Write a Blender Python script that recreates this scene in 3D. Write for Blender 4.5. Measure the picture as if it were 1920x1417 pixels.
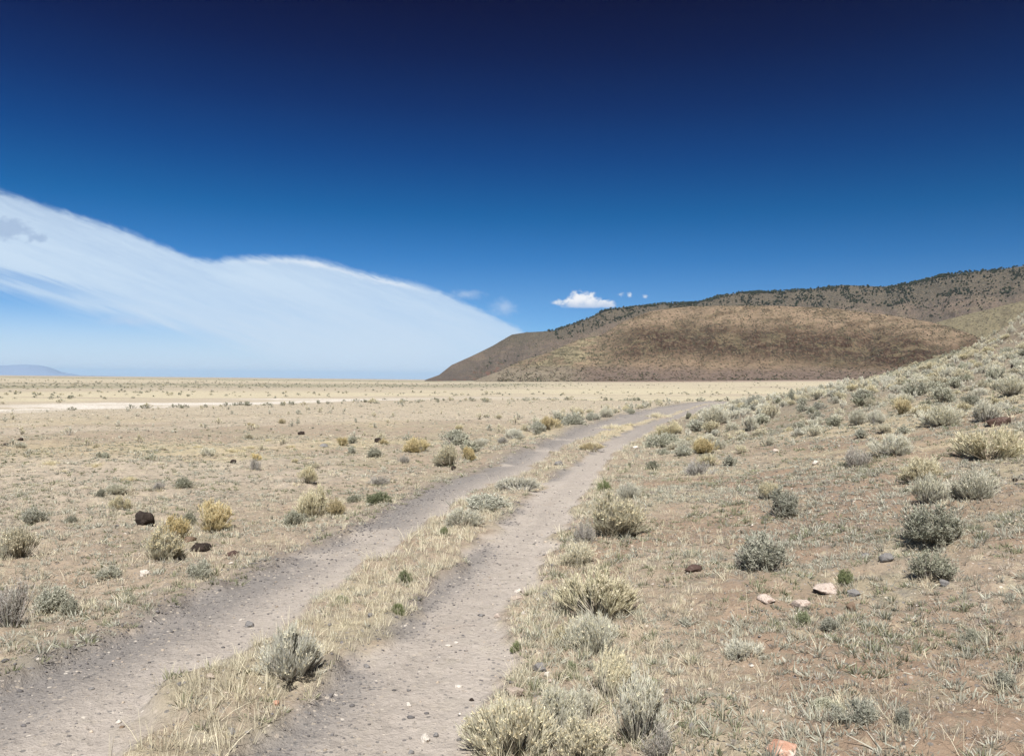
import bpy, math, random
import numpy as np
from mathutils import Matrix, Vector

for _o in list(bpy.data.objects): bpy.data.objects.remove(_o)
S = bpy.context.scene
COL = S.collection
R = math.radians
rng = np.random.default_rng(7)
random.seed(7)

# ------------------------------------------------------------------ camera
FPX = 1507.0; CX, CY = 960.0, 708.5
CAMZ = 1.6
PITCH = R(0.17); ROLL = R(0.6)
fwd = np.array([0, math.cos(PITCH), math.sin(PITCH)])
rgt0 = np.array([1.0, 0, 0]); up0 = np.cross(rgt0, fwd)
rgt = rgt0*math.cos(ROLL) + up0*math.sin(ROLL)
up = np.cross(rgt, fwd)
cd = bpy.data.cameras.new("camera"); cam = bpy.data.objects.new("camera", cd); COL.objects.link(cam)
m = Matrix(((rgt[0], up[0], -fwd[0], 0), (rgt[1], up[1], -fwd[1], 0), (rgt[2], up[2], -fwd[2], CAMZ), (0, 0, 0, 1)))
cam.matrix_world = m
cd.sensor_fit = 'HORIZONTAL'; cd.sensor_width = 36; cd.lens = 36*FPX/1920
cd.clip_start = 0.05; cd.clip_end = 120000
S.camera = cam

def ray(px, py):
    d = fwd + rgt*((px-CX)/FPX) - up*((py-CY)/FPX)
    return d
def azel(px, py):
    d = ray(px, py)
    return math.degrees(math.atan2(d[0], d[1])), d[2]/math.hypot(d[0], d[1])

# ------------------------------------------------------------------ sun, sky, exposure
SUN_EL, SUN_AZ = R(56), R(184)
S.view_settings.view_transform = 'Standard'; S.view_settings.look = 'None'
S.view_settings.gamma = 1; S.view_settings.exposure = 1.03
EXPG = 2**1.03
S.render.engine = 'CYCLES'
S.cycles.volume_bounces = 0
S.cycles.max_bounces = 5; S.cycles.diffuse_bounces = 2; S.cycles.transparent_max_bounces = 8
sd = bpy.data.lights.new("sun", 'SUN'); sd.energy = 4.2; sd.angle = R(0.53); sd.color = (1, 0.965, 0.91)
sun = bpy.data.objects.new("sun", sd); COL.objects.link(sun)
sdir = Vector((math.sin(SUN_AZ)*math.cos(SUN_EL), math.cos(SUN_AZ)*math.cos(SUN_EL), math.sin(SUN_EL)))
sun.rotation_euler = sdir.to_track_quat('Z', 'Y').to_euler()
sun.location = (0, 0, 60)

W = bpy.data.worlds.new("World"); S.world = W; W.use_nodes = True
nt = W.node_tree

class NB:
    def __init__(s, nt): s.nt = nt; s.n = nt.nodes; s.l = nt.links
    def put(s, sock, v):
        if isinstance(v, bpy.types.NodeSocket): s.l.new(v, sock)
        else: sock.default_value = v
    def m(s, op, a, b=None, c=None, clamp=False):
        n = s.n.new('ShaderNodeMath'); n.operation = op; n.use_clamp = clamp
        s.put(n.inputs[0], a)
        if b is not None: s.put(n.inputs[1], b)
        if c is not None: s.put(n.inputs[2], c)
        return n.outputs[0]
    def sstep(s, x, a, b, o0=0.0, o1=1.0):
        n = s.n.new('ShaderNodeMapRange'); n.interpolation_type = 'SMOOTHSTEP'
        s.put(n.inputs[0], x); s.put(n.inputs[1], a); s.put(n.inputs[2], b); s.put(n.inputs[3], o0); s.put(n.inputs[4], o1)
        return n.outputs[0]
    def lin(s, x, a, b, o0=0.0, o1=1.0):
        n = s.n.new('ShaderNodeMapRange'); s.put(n.inputs[0], x); s.put(n.inputs[1], a); s.put(n.inputs[2], b); s.put(n.inputs[3], o0); s.put(n.inputs[4], o1)
        return n.outputs[0]
    def ramp(s, x, stops):
        n = s.n.new('ShaderNodeValToRGB'); e = n.color_ramp.elements
        while len(e) < len(stops): e.new(0.5)
        for k, (p, c) in enumerate(stops):
            e[k].position = p; e[k].color = (c[0], c[1], c[2], 1)
        s.put(n.inputs[0], x); return n.outputs[0]
    def mix(s, f, a, b, mode='MIX'):
        n = s.n.new('ShaderNodeMix'); n.data_type = 'RGBA'; n.blend_type = mode
        s.put(n.inputs[0], f); s.put(n.inputs[6], a if isinstance(a, bpy.types.NodeSocket) else (*a, 1)); s.put(n.inputs[7], b if isinstance(b, bpy.types.NodeSocket) else (*b, 1))
        return n.outputs[2]
    def curve(s, x, pts):
        n = s.n.new('ShaderNodeFloatCurve'); cu = n.mapping.curves[0]
        n.mapping.use_clip = False
        while len(cu.points) < len(pts): cu.points.new(0.5, 0.5)
        for k, (a, b) in enumerate(pts): cu.points[k].location = (a, b); cu.points[k].handle_type = 'AUTO_CLAMPED'
        n.mapping.update(); n.inputs[0].default_value = 1; s.put(n.inputs[1], x); return n.outputs[0]
    def noise(s, vec, scale, detail=4, rough=0.55, dist=0.0, dim='3D'):
        n = s.n.new('ShaderNodeTexNoise'); n.noise_dimensions = dim
        s.put(n.inputs['Vector'], vec); n.inputs['Scale'].default_value = scale; n.inputs['Detail'].default_value = detail
        n.inputs['Roughness'].default_value = rough; n.inputs['Distortion'].default_value = dist
        return n.outputs[0]
    def xyz(s, x, y, z):
        n = s.n.new('ShaderNodeCombineXYZ'); s.put(n.inputs[0], x); s.put(n.inputs[1], y); s.put(n.inputs[2], z); return n.outputs[0]

def build_sky():
    b = NB(nt)
    bg = nt.nodes['Background']; SK = 0.1
    bg.inputs[1].default_value = SK
    sk = nt.nodes.new('ShaderNodeTexSky'); sk.sky_type = 'NISHITA'; sk.sun_disc = False
    sk.sun_elevation = SUN_EL; sk.sun_rotation = SUN_AZ; sk.altitude = 1300
    sk.air_density = 1; sk.dust_density = 0.6; sk.ozone_density = 2
    tc = nt.nodes.new('ShaderNodeTexCoord')
    sp = nt.nodes.new('ShaderNodeSeparateXYZ'); nt.links.new(tc.outputs['Generated'], sp.inputs[0])
    x, y, z = sp.outputs
    el = b.m('MULTIPLY', b.m('ARCSINE', z), 180/math.pi)
    az = b.m('MULTIPLY', b.m('ARCTAN2', x, y), 180/math.pi)
    g = 1/EXPG/2
    stops = [(0, (.50, .80, 1.2)), (3, (.38, .68, 1.1)), (5.9, (.28, .575, .93)), (8.5, (.12, .45, .81)), (11.5, (.02, .33, .645)), (15.3, (0, .185, .475)),
             (18.6, (0, .095, .32)), (22, (0, .035, .19)), (25, (0, .006, .115)), (33, (0, .02, .12)), (50, (.4, .4, .5)), (70, (.95, .92, .95)), (90, (.95, .92, .95))]
    rp = b.ramp(b.m('DIVIDE', el, 90.0), [(e/90, tuple(v*g for v in c)) for e, c in stops])
    azg = b.lin(az, -35, 35, 1.12, .84)
    col = b.mix(1.0, sk.outputs[0], rp, 'MULTIPLY')
    sc = nt.nodes.new('ShaderNodeVectorMath'); sc.operation = 'SCALE'; nt.links.new(col, sc.inputs[0]); nt.links.new(b.m('MULTIPLY', azg, 2.0), sc.inputs[3])
    col = sc.outputs[0]
    K = 1/SK/EXPG
    # streaky cloud sheet: edges as functions of azimuth
    def edge(pts):
        o = []
        for px, py in pts:
            a, t = azel(px, py); o.append(((a+40)/60, math.degrees(math.atan(t))/20))
        return o
    top = edge([(0,352),(104,386),(234,426),(312,458),(391,482),(453,476),(557,477),(625,489),(703,511),(781,527),(885,568),(937,594),(979,615),(1010,655),(1040,700)])
    top = [(0.0, top[0][1]+0.09)] + top
    bot = edge([(0,541),(130,575),(260,603),(390,632),(470,655),(560,690),(640,730)])
    bot = [(0.0, bot[0][1]+0.05)] + bot
    an = b.m('DIVIDE', b.m('ADD', az, 40.0), 60.0)
    te = b.m('MULTIPLY', b.curve(an, top), 20.0)
    be = b.m('MULTIPLY', b.curve(an, bot), 20.0)
    # streak coordinates slanted along the sheet
    u = b.m('ADD', b.m('MULTIPLY', az, 0.96), b.m('MULTIPLY', el, -0.3))
    v = b.m('ADD', b.m('MULTIPLY', el, 0.96), b.m('MULTIPLY', az, 0.33))
    st = b.noise(b.xyz(b.m('MULTIPLY', u, 0.045), b.m('MULTIPLY', v, 0.42), 0.0), 1.0, 6, .55, .4)
    st2 = b.noise(b.xyz(b.m('MULTIPLY', u, 0.16), b.m('MULTIPLY', v, 2.0), 3.0), 1.0, 5, .55, .5)
    fine = b.noise(b.xyz(az, el, 5.0), 1.6, 7, .62, .2)
    fib = b.noise(b.xyz(b.m('MULTIPLY', u, 0.5), b.m('MULTIPLY', v, 3.2), 7.0), 1.0, 8, .66, .8)
    wob = b.m('ADD', b.m('MULTIPLY', b.m('SUBTRACT', fine, .5), 0.38), b.m('MULTIPLY', b.m('SUBTRACT', fib, .5), .55))
    dt = b.m('ADD', b.m('SUBTRACT', te, el), wob)
    mt = b.sstep(dt, -0.06, 0.55)
    mt = b.m('MULTIPLY', mt, b.sstep(dt, -0.1, 2.2, .80, 1.0))
    db = b.m('ADD', b.m('SUBTRACT', el, be), b.m('MULTIPLY', b.m('SUBTRACT', st2, .5), 1.6))
    mb = b.sstep(db, -0.7, 0.9)
    gap = b.m('MULTIPLY', b.sstep(b.m('ABSOLUTE', b.m('SUBTRACT', db, 0.95)), 0.55, 0.05), b.sstep(az, -24.0, -31.0))
    mb = b.m('MULTIPLY', mb, b.m('SUBTRACT', 1.0, b.m('MULTIPLY', gap, .55)))
    dens = b.m('MULTIPLY', b.m('MULTIPLY', mt, mb), b.m('ADD', .42, b.m('MULTIPLY', b.m('ADD', st, b.m('ADD', b.m('MULTIPLY', st2, .45), b.m('MULTIPLY', fib, .40))), .58)), clamp=True)
    ccol = b.mix(b.sstep(el, 1.0, 13.0), (.58*K, .72*K, .885*K), (.70*K, .83*K, .955*K))
    # bright rim line of the crest between az -20 and -7
    rim = b.m('MULTIPLY', b.sstep(b.m('ABSOLUTE', b.m('SUBTRACT', dt, .50)), .30, .0), b.m('MULTIPLY', b.sstep(az, -20.5, -15.0), b.sstep(az, -5.0, -9.0)))
    rim2 = b.m('MULTIPLY', rim, b.sstep(st2, .35, .6, .35, 1.0))
    ccol = b.mix(b.m('MULTIPLY', rim2, .95), ccol, (.92*K, .97*K, 1.0*K))
    col = b.mix(b.m('MULTIPLY', dens, .94), col, ccol)
    # low veil near the horizon at the left
    veil = b.m('MULTIPLY', b.sstep(el, 5.5, .3), b.sstep(az, 4.0, -8.0))
    col = b.mix(b.m('MULTIPLY', veil, .88), col, (.68*K, .79*K, .90*K))
    dust = b.m('MULTIPLY', b.sstep(el, 1.6, .0), b.m('MULTIPLY', b.sstep(az, 2.0, -8.0), b.sstep(fine, .3, .6, .5, 1)))
    col = b.mix(b.m('MULTIPLY', dust, .6), col, (.74*K, .78*K, .83*K))
    def blob(px, py, w, h, pw=1.0):   # soft ellipse in direction space
        a, t = azel(px, py); e = math.degrees(math.atan(t))
        k = 180/math.pi/FPX
        dx = b.m('DIVIDE', b.m('SUBTRACT', az, a), w*k/2); dy = b.m('DIVIDE', b.m('SUBTRACT', el, e), h*k/2)
        return b.m('SUBTRACT', 1.0, b.m('SQRT', b.m('ADD', b.m('MULTIPLY', dx, dx), b.m('MULTIPLY', dy, dy))))
    cn = b.noise(b.xyz(az, b.m('MULTIPLY', el, 1.3), 9.0), 1.7, 8, .60, .3)
    cw = b.m('MULTIPLY', b.m('SUBTRACT', cn, .5), 1.5)
    # grey scraps in front of the sheet, upper left
    gs = b.m('MAXIMUM', blob(14, 432, 95, 50), blob(72, 447, 50, 20))
    gm = b.sstep(b.m('ADD', gs, b.m('MULTIPLY', cw, 1.3)), .12, .75)
    col = b.mix(b.m('MULTIPLY', gm, .72), col, (.36*K, .48*K, .68*K))
    # small cumulus over the ridge and its scraps
    cs = blob(1090, 563, 62, 42)
    for q in [(1074, 568, 40, 26), (1128, 571, 58, 22), (1110, 566, 48, 30), (1092, 574, 100, 18)]: cs = b.m('MAXIMUM', cs, blob(*q))
    base = b.sstep(el, math.degrees(math.atan(azel(1095, 580)[1])), math.degrees(math.atan(azel(1095, 574)[1])))
    cm = b.m('MULTIPLY', b.sstep(b.m('ADD', cs, b.m('MULTIPLY', cw, 1.25)), .0, .62), base)
    e0 = math.degrees(math.atan(azel(1095, 578)[1])); cc = b.mix(b.sstep(b.m('ADD', el, b.m('MULTIPLY', cw, .5)), e0+.1, e0+.75), (.55*K, .64*K, .80*K), (.97*K, .97*K, .98*K))
    col = b.mix(b.m('MULTIPLY', cm, .95), col, cc)
    ws = blob(1045, 566, 36, 14)
    for q in [(1163, 552, 20, 12), (1180, 554, 14, 14), (1210, 556, 14, 9)]: ws = b.m('MAXIMUM', ws, blob(*q))
    wm = b.sstep(b.m('ADD', ws, b.m('MULTIPLY', cw, 1.9)), .15, 1.1)
    col = b.mix(b.m('MULTIPLY', wm, .85), col, (.80*K, .84*K, .90*K))
    vs = b.m('MAXIMUM', blob(945, 576, 70, 45), blob(875, 552, 90, 26))
    vs = b.m('MAXIMUM', vs, blob(240, 603, 130, 22))
    vm = b.sstep(b.m('ADD', vs, b.m('MULTIPLY', cw, .8)), .0, 1.2)
    col = b.mix(b.m('MULTIPLY', vm, .55), col, (.56*K, .68*K, .86*K))
    nt.links.new(col, bg.inputs[0])
build_sky()

# ------------------------------------------------------------------ helpers
def hsh(ix, iy, s):
    n = (ix.astype(np.int64)*374761393 + iy.astype(np.int64)*668265263 + s*974634777) & 0x7fffffff
    n = ((n ^ (n >> 13)) * 1274126177) & 0x7fffffff
    n = (n ^ (n >> 16)) & 0xffffff
    return n/float(0xffffff)
def vnoise(x, y, s=0):
    xi = np.floor(x); yi = np.floor(y); fx = x-xi; fy = y-yi
    fx = fx*fx*(3-2*fx); fy = fy*fy*(3-2*fy)
    a = hsh(xi, yi, s); b_ = hsh(xi+1, yi, s); c = hsh(xi, yi+1, s); d = hsh(xi+1, yi+1, s)
    return (a*(1-fx)+b_*fx)*(1-fy) + (c*(1-fx)+d*fx)*fy
def fbm(x, y, s=0, o=4, g=.5):
    t = 0; a = 1; n = 0
    x = np.asarray(x, float); y = np.asarray(y, float)
    for k in range(o):
        t = t + a*vnoise(x*2**k + 17.3*k, y*2**k - 9.1*k, s+k); n += a; a *= g
    return t/n
def ss(x, a, b):
    t = np.clip((x-a)/(b-a), 0, 1); return t*t*(3-2*t)
def lerp(a, b, t): return a+(b-a)*t

def tag(o, label=None, cat=None, group=None, kind=None):
    if label: o['label'] = label
    if cat: o['category'] = cat
    if group: o['group'] = group
    if kind: o['kind'] = kind
    return o
def link(name, me, parent=None, mat=None):
    o = bpy.data.objects.new(name, me); COL.objects.link(o)
    if parent is not None: o.parent = parent
    if mat is not None and not me.materials: me.materials.append(mat)
    return o
def mesh_np(name, V, F, cols=None, smooth=False, extra=None, mats=None, mi=None):
    """V (n,3); F (m,k) with constant k"""
    me = bpy.data.meshes.new(name)
    V = np.ascontiguousarray(V, np.float32); F = np.ascontiguousarray(F, np.int32)
    nf, k = F.shape
    me.vertices.add(len(V)); me.vertices.foreach_set('co', V.ravel())
    me.loops.add(nf*k); me.loops.foreach_set('vertex_index', F.ravel())
    me.polygons.add(nf); me.polygons.foreach_set('loop_start', np.arange(0, nf*k, k, dtype=np.int32))
    me.polygons.foreach_set('loop_total', np.full(nf, k, np.int32))
    if smooth: me.polygons.foreach_set('use_smooth', np.ones(nf, bool))
    if mi is not None: me.polygons.foreach_set('material_index', np.ascontiguousarray(mi, np.int32))
    if cols is not None:
        a = me.attributes.new('Col', 'FLOAT_COLOR', 'POINT')
        c4 = np.ones((len(V), 4), np.float32); c4[:, :3] = cols
        a.data.foreach_set('color', c4.ravel())
    for nm, arr in (extra or {}).items():
        a = me.attributes.new(nm, 'FLOAT', 'POINT'); a.data.foreach_set('value', np.ascontiguousarray(arr, np.float32))
    for mm in (mats or []): me.materials.append(mm)
    me.update(calc_edges=True)
    return me

# ------------------------------------------------------------------ track edges (read off the ground plane)
def flat(px, py):
    d = ray(px, py); t = -CAMZ/d[2]; return d[0]*t, d[1]*t
def edgefn(pts):
    q = np.array(sorted([flat(*p) for p in pts], key=lambda a: a[1]))
    y = q[:, 1]; x = q[:, 0]
    y0, y1 = y[0], y[-1]; s1 = (x[-1]-x[-3])/(y[-1]-y[-3])
    y = np.concatenate([[-40], y, [y1+60]]); x = np.concatenate([[x[0]-.06*(y0+40)], x, [x[-1]+60*s1*1.15]])
    ks = np.array([1, 2, 3, 2, 1])/9.
    return lambda Y: np.interp(Y, y, x)
eLL = edgefn([(0,1292),(150,1228),(300,1155),(367,1124),(488,1073),(601,1025),(692,981),(765,937),(827,908),(908,878),(967,853),(1022,831),(1077,805),(1150,783),(1224,765),(1297,755)])
eLR = edgefn([(265,1382),(353,1294),(470,1215),(559,1166),(600,1117),(692,1062),(758,1007),(827,970),(864,933),(923,904),(985,878),(1040,849),(1106,816),(1169,798),(1260,776),(1310,760)])
eRL = edgefn([(500,1400),(606,1309),(656,1241),(688,1212),(753,1165),(812,1106),(870,1059),(915,1000),(948,970),(967,944),(1003,919),(1040,889),(1114,845),(1143,823),(1194,798),(1262,778),(1312,761)])
eRR = edgefn([(905,1400),(919,1323),(948,1250),(960,1182),(986,1118),(1007,1073),(1036,1029),(1070,963),(1114,904),(1143,860),(1180,831),(1242,794),(1290,779),(1330,763)])

Pu = np.array([-5, 0, 2, 5.5, 11.5, 15.5, 19, 24, 30, 40, 60, 90, 200.])
Pz = np.array([0, 0, .15, .9, 2.0, 3.05, 4.50, 7.9, 12.6, 18.5, 26, 31, 34.])
FANX = [(-40, -1.6), (-6, -1.6), (-2, -.4), (5.3, .8), (12.5, 2.6), (19.7, 4.8), (23, 6), (30, 10), (40, 16)]

def Hbase(x, y):
    dl = eLL(y)-x
    z = -1.6*np.maximum(ss(dl, 2, 75), ss(y, 62, 135))
    z = z - .10*ss(dl, 0.0, 1.5)
    u = x-eRR(y)-.4 + .7*(fbm(x*.3, y*.3, 31, 3)-.5)
    g = 1-ss(y, 60, 105)
    z = z + np.interp(u, Pu, Pz)*g*(1-ss(-y, 300, 900))
    # second little spur behind the slope
    z = z + np.clip((x-45)*.34, 0, 26)*np.exp(-((y-124)/26.)**2)
    r = np.hypot(x, y); az = np.degrees(np.arctan2(x, np.maximum(y, 1e-3)))
    fan = np.interp(az, [a for a, _ in FANX], [b+1.6 for _, b in FANX])
    z = z + np.where(y > 0, fan*np.clip((r-220)/680., 0, 1.6)**1.25, 0)
    return z
def trackmask(x, y):
    n = (fbm(x*2.2, y*2.2, 5, 4)-.5)
    w = .34*(1+np.clip(y, 0, 60)*.01)
    j = n*w*1.15
    sl = .08
    L = ss(x-eLL(y)+j, -sl, sl)*ss(eLR(y)-x+j, -sl, sl)
    Rr = ss(x-eRL(y)+j, -sl, sl)*ss(eRR(y)-x+j, -sl, sl)
    t = np.maximum(L, Rr)
    return t*(y < 75)
def H(x, y, fine=True):
    x = np.asarray(x, float); y = np.asarray(y, float)
    z = Hbase(x, y)
    if fine:
        r = np.hypot(x, y); f = np.clip(1-(r-40)/200, 0, 1)
        t = trackmask(x, y)
        z = z + (fbm(x*.5, y*.5, 11, 3)-.5)*.22*f*(1-.8*t) + (fbm(x*2.5, y*2.5, 21, 4, .6)-.5)*.11*f*(1-.75*t)
        z = z + (fbm(x*11, y*11, 41, 3, .6)-.5)*.055*np.clip(1-(r-14)/20, 0, 1)*(1-.75*t) - .028*t*np.clip(1-(r-40)/60, 0, 1)
    return z
def ground_at(px, py):
    d = ray(px, py); d = d/np.linalg.norm(d[:2])
    ts = np.exp(np.linspace(math.log(2.0), math.log(900), 1500))
    P = np.array([0, 0, CAMZ])[None] + d[None]*ts[:, None]
    h = H(P[:, 0], P[:, 1]); k = np.argmax(P[:, 2] < h)
    if k == 0: k = len(ts)-1
    a = P[k-1, 2]-h[k-1]; b_ = P[k, 2]-h[k]; t = ts[k-1]+(ts[k]-ts[k-1])*a/max(a-b_, 1e-9)
    x, y = d[0]*t, d[1]*t
    return float(x), float(y), float(H(x, y)), float(t)

# ------------------------------------------------------------------ materials
def newmat(name):
    mt = bpy.data.materials.new(name); mt.use_nodes = True
    b = NB(mt.node_tree); return mt, b, mt.node_tree.nodes['Principled BSDF']
def attr(b, name, out=0):
    n = b.n.new('ShaderNodeAttribute'); n.attribute_name = name; return n.outputs[out]
def mat_veg(name, trans=.25, rough=.75, var=.35):
    mt, b, p = newmat(name)
    c = attr(b, 'Col')
    oi = b.n.new('ShaderNodeObjectInfo')
    c2 = b.n.new('ShaderNodeHueSaturation'); b.l.new(c, c2.inputs['Color'])
    b.l.new(b.lin(oi.outputs['Random'], 0, 1, 1-var/2, 1+var/2), c2.inputs['Value'])
    b.l.new(b.lin(b.m('FRACT', b.m('MULTIPLY', oi.outputs['Random'], 7.31)), 0, 1, .8, 1.15), c2.inputs['Saturation'])
    b.l.new(c2.outputs[0], p.inputs['Base Color']); p.inputs['Roughness'].default_value = rough
    p.inputs['Specular IOR Level'].default_value = .25
    if trans:
        t = b.n.new('ShaderNodeBsdfTranslucent'); b.l.new(c2.outputs[0], t.inputs[0])
        mx = b.n.new('ShaderNodeMixShader'); mx.inputs[0].default_value = trans
        b.l.new(p.outputs[0], mx.inputs[1]); b.l.new(t.outputs[0], mx.inputs[2])
        b.l.new(mx.outputs[0], b.n['Material Output'].inputs[0])
    return mt
M_leaf = mat_veg('foliage', .38); M_stem = mat_veg('woody_stem', 0, .85, .3); M_head = mat_veg('dry_seed_head', .3, .8, .2)
M_grass = mat_veg('dry_grass_blade', .35, .7, 0); M_tree = mat_veg('juniper_foliage', .1, .8, .4)

def mat_ground(name):
    mt, b, p = newmat(name)
    tc = b.n.new('ShaderNodeTexCoord'); P = tc.outputs['Object']
    c = attr(b, 'Col'); gr = attr(b, 'gravel', 2)
    big = b.noise(P, .35, 6, .6, .6); mid = b.noise(P, 3.2, 6, .68, .3); fine = b.noise(P, 26, 5, .7)
    v = b.m('ADD', .38, b.m('ADD', b.m('MULTIPLY', mid, .55), b.m('ADD', b.m('MULTIPLY', fine, .5), b.m('MULTIPLY', big, .2))))
    v = b.lin(gr, 0, 1, v, b.m('ADD', .62, b.m('MULTIPLY', b.m('ADD', fine, b.m('MULTIPLY', mid, .35)), .56)))
    col = b.mix(1, c, b.xyz(v, v, v), 'MULTIPLY')
    # reddish bare patches and grey litter
    pt = b.noise(P, 1.3, 6, .65, .8)
    cg = b.m('SUBTRACT', 1.0, gr)
    col = b.mix(b.m('MULTIPLY', b.sstep(pt, .56, .70, 0, .55), cg), col, (.27, .19, .13))
    col = b.mix(b.m('MULTIPLY', b.sstep(b.noise(P, 2.1, 6, .7, .5), .56, .66, 0, .45), cg), col, (.20, .185, .165))
    m1 = b.noise(P, 6.5, 5, .72, .6); m2 = b.noise(P, 14, 4, .7, .4); m3 = b.noise(P, 4.3, 6, .75, .7)
    col = b.mix(b.m('MULTIPLY', b.sstep(m1, .50, .62, 0, .60), cg), col, (.155, .145, .110))
    col = b.mix(b.m('MULTIPLY', b.sstep(m3, .54, .66, 0, .55), cg), col, (.40, .355, .25))
    col = b.mix(b.m('MULTIPLY', b.sstep(m2, .56, .66, 0, .55), cg), col, (.115, .10, .085))
    # embedded small stones
    for sc, th, am in ((34, .66, .85), (70, .70, .7)):
        vo = b.n.new('ShaderNodeTexVoronoi'); vo.inputs['Scale'].default_value = sc; b.l.new(P, vo.inputs['Vector'])
        rr = b.n.new('ShaderNodeSeparateColor'); b.l.new(vo.outputs['Color'], rr.inputs[0])
        isst = b.m('MULTIPLY', b.m('GREATER_THAN', rr.outputs[0], b.lin(gr, 0, 1, .84, b.m('SUBTRACT', 1.52, b.m('MULTIPLY', gr, .85)))), b.sstep(vo.outputs['Distance'], .45, .32))
        scol = b.ramp(rr.outputs[1], [(0, (.115, .108, .104)), (.5, (.17, .16, .15)), (.7, (.28, .24, .20)), (.93, (.38, .33, .27)), (1, (.55, .50, .44))])
        col = b.mix(b.m('MULTIPLY', isst, am), col, scol)
    b.l.new(col, p.inputs['Base Color']); p.inputs['Roughness'].default_value = .95; p.inputs['Specular IOR Level'].default_value = .1
    bp = b.n.new('ShaderNodeBump'); bp.inputs['Strength'].default_value = .95; bp.inputs['Distance'].default_value = .035
    hh = b.m('ADD', b.m('MULTIPLY', fine, .5), b.m('ADD', mid, b.m('MULTIPLY', b.noise(P, 90, 3, .6), .2)))
    b.l.new(hh, bp.inputs['Height']); b.l.new(bp.outputs[0], p.inputs['Normal'])
    return mt
M_ground = mat_ground('desert_soil'); M_track = mat_ground('gravel_track')

def mat_hill(name, sc):
    mt, b, p = newmat(name)
    tc = b.n.new('ShaderNodeTexCoord'); P = tc.outputs['Object']; c = attr(b, 'Col')
    n1 = b.noise(P, .05*sc, 8, .7, .6); n2 = b.noise(P, .25*sc, 6, .75, .3)
    v = b.m('ADD', .22, b.m('ADD', b.m('MULTIPLY', n1, .75), b.m('MULTIPLY', n2, .85)))
    col = b.mix(1, c, b.xyz(v, v, v), 'MULTIPLY')
    col = b.mix(b.sstep(b.noise(P, .12*sc, 6, .75, .5), .54, .62, 0, .42), col, (.06, .052, .034))
    col = b.mix(b.sstep(b.noise(P, .3*sc, 5, .8, .3), .56, .63, 0, .42), col, (.045, .038, .026))
    col = b.mix(b.sstep(b.noise(P, .22*sc, 5, .8, .3), .56, .63, 0, .42), col, (.24, .195, .125))
    for vs, th, cc, am in ((.16, .62, (.055, .042, .028), .75), (.24, .66, (.04, .036, .024), .7), (.2, .72, (.23, .18, .115), .55)):
        vo = b.n.new('ShaderNodeTexVoronoi'); vo.inputs['Scale'].default_value = vs*sc; b.l.new(P, vo.inputs['Vector'])
        rr = b.n.new('ShaderNodeSeparateColor'); b.l.new(vo.outputs['Color'], rr.inputs[0])
        k = b.m('MULTIPLY', b.m('GREATER_THAN', b.m('ADD', rr.outputs[0], b.m('MULTIPLY', b.m('SUBTRACT', n1, .5), 1.2)), th), b.sstep(vo.outputs['Distance'], .42, .25))
        col = b.mix(b.m('MULTIPLY', k, am), col, cc)
    b.l.new(col, p.inputs['Base Color']); p.inputs['Roughness'].default_value = .95; p.inputs['Specular IOR Level'].default_value = .1
    bp = b.n.new('ShaderNodeBump'); bp.inputs['Strength'].default_value = 1; bp.inputs['Distance'].default_value = 9
    b.l.new(b.m('ADD', n1, b.m('MULTIPLY', n2, .5)), bp.inputs['Height']); b.l.new(bp.outputs[0], p.inputs['Normal'])
    return mt
M_hill = mat_hill('rocky_hillside', 1.0)
M_far, _b, _p = newmat('far_mountain_hazed'); _b.l.new(attr(_b, 'Col'), _p.inputs['Base Color']); _p.inputs['Roughness'].default_value = 1; _p.inputs['Specular IOR Level'].default_value = 0  # its Col carries painted distance haze, not bare rock colour

# ------------------------------------------------------------------ ground sheet
C_soil = np.array([.262, .210, .158]); C_bare = np.array([.208, .150, .108]); C_straw = np.array([.42, .355, .225])
C_olive = np.array([.25, .225, .155]); C_track = np.array([.318, .281, .247]); C_gdark = np.array([.135, .128, .125])
C_playa = np.array([.53, .49, .44]); C_yel = np.array([.425, .375, .265]); C_scrub = np.array([.165, .165, .105])
C_plain = np.array([.345, .295, .225]); C_far = np.array([.30, .255, .215]); C_pink = np.array([.345, .295, .235])

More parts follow.
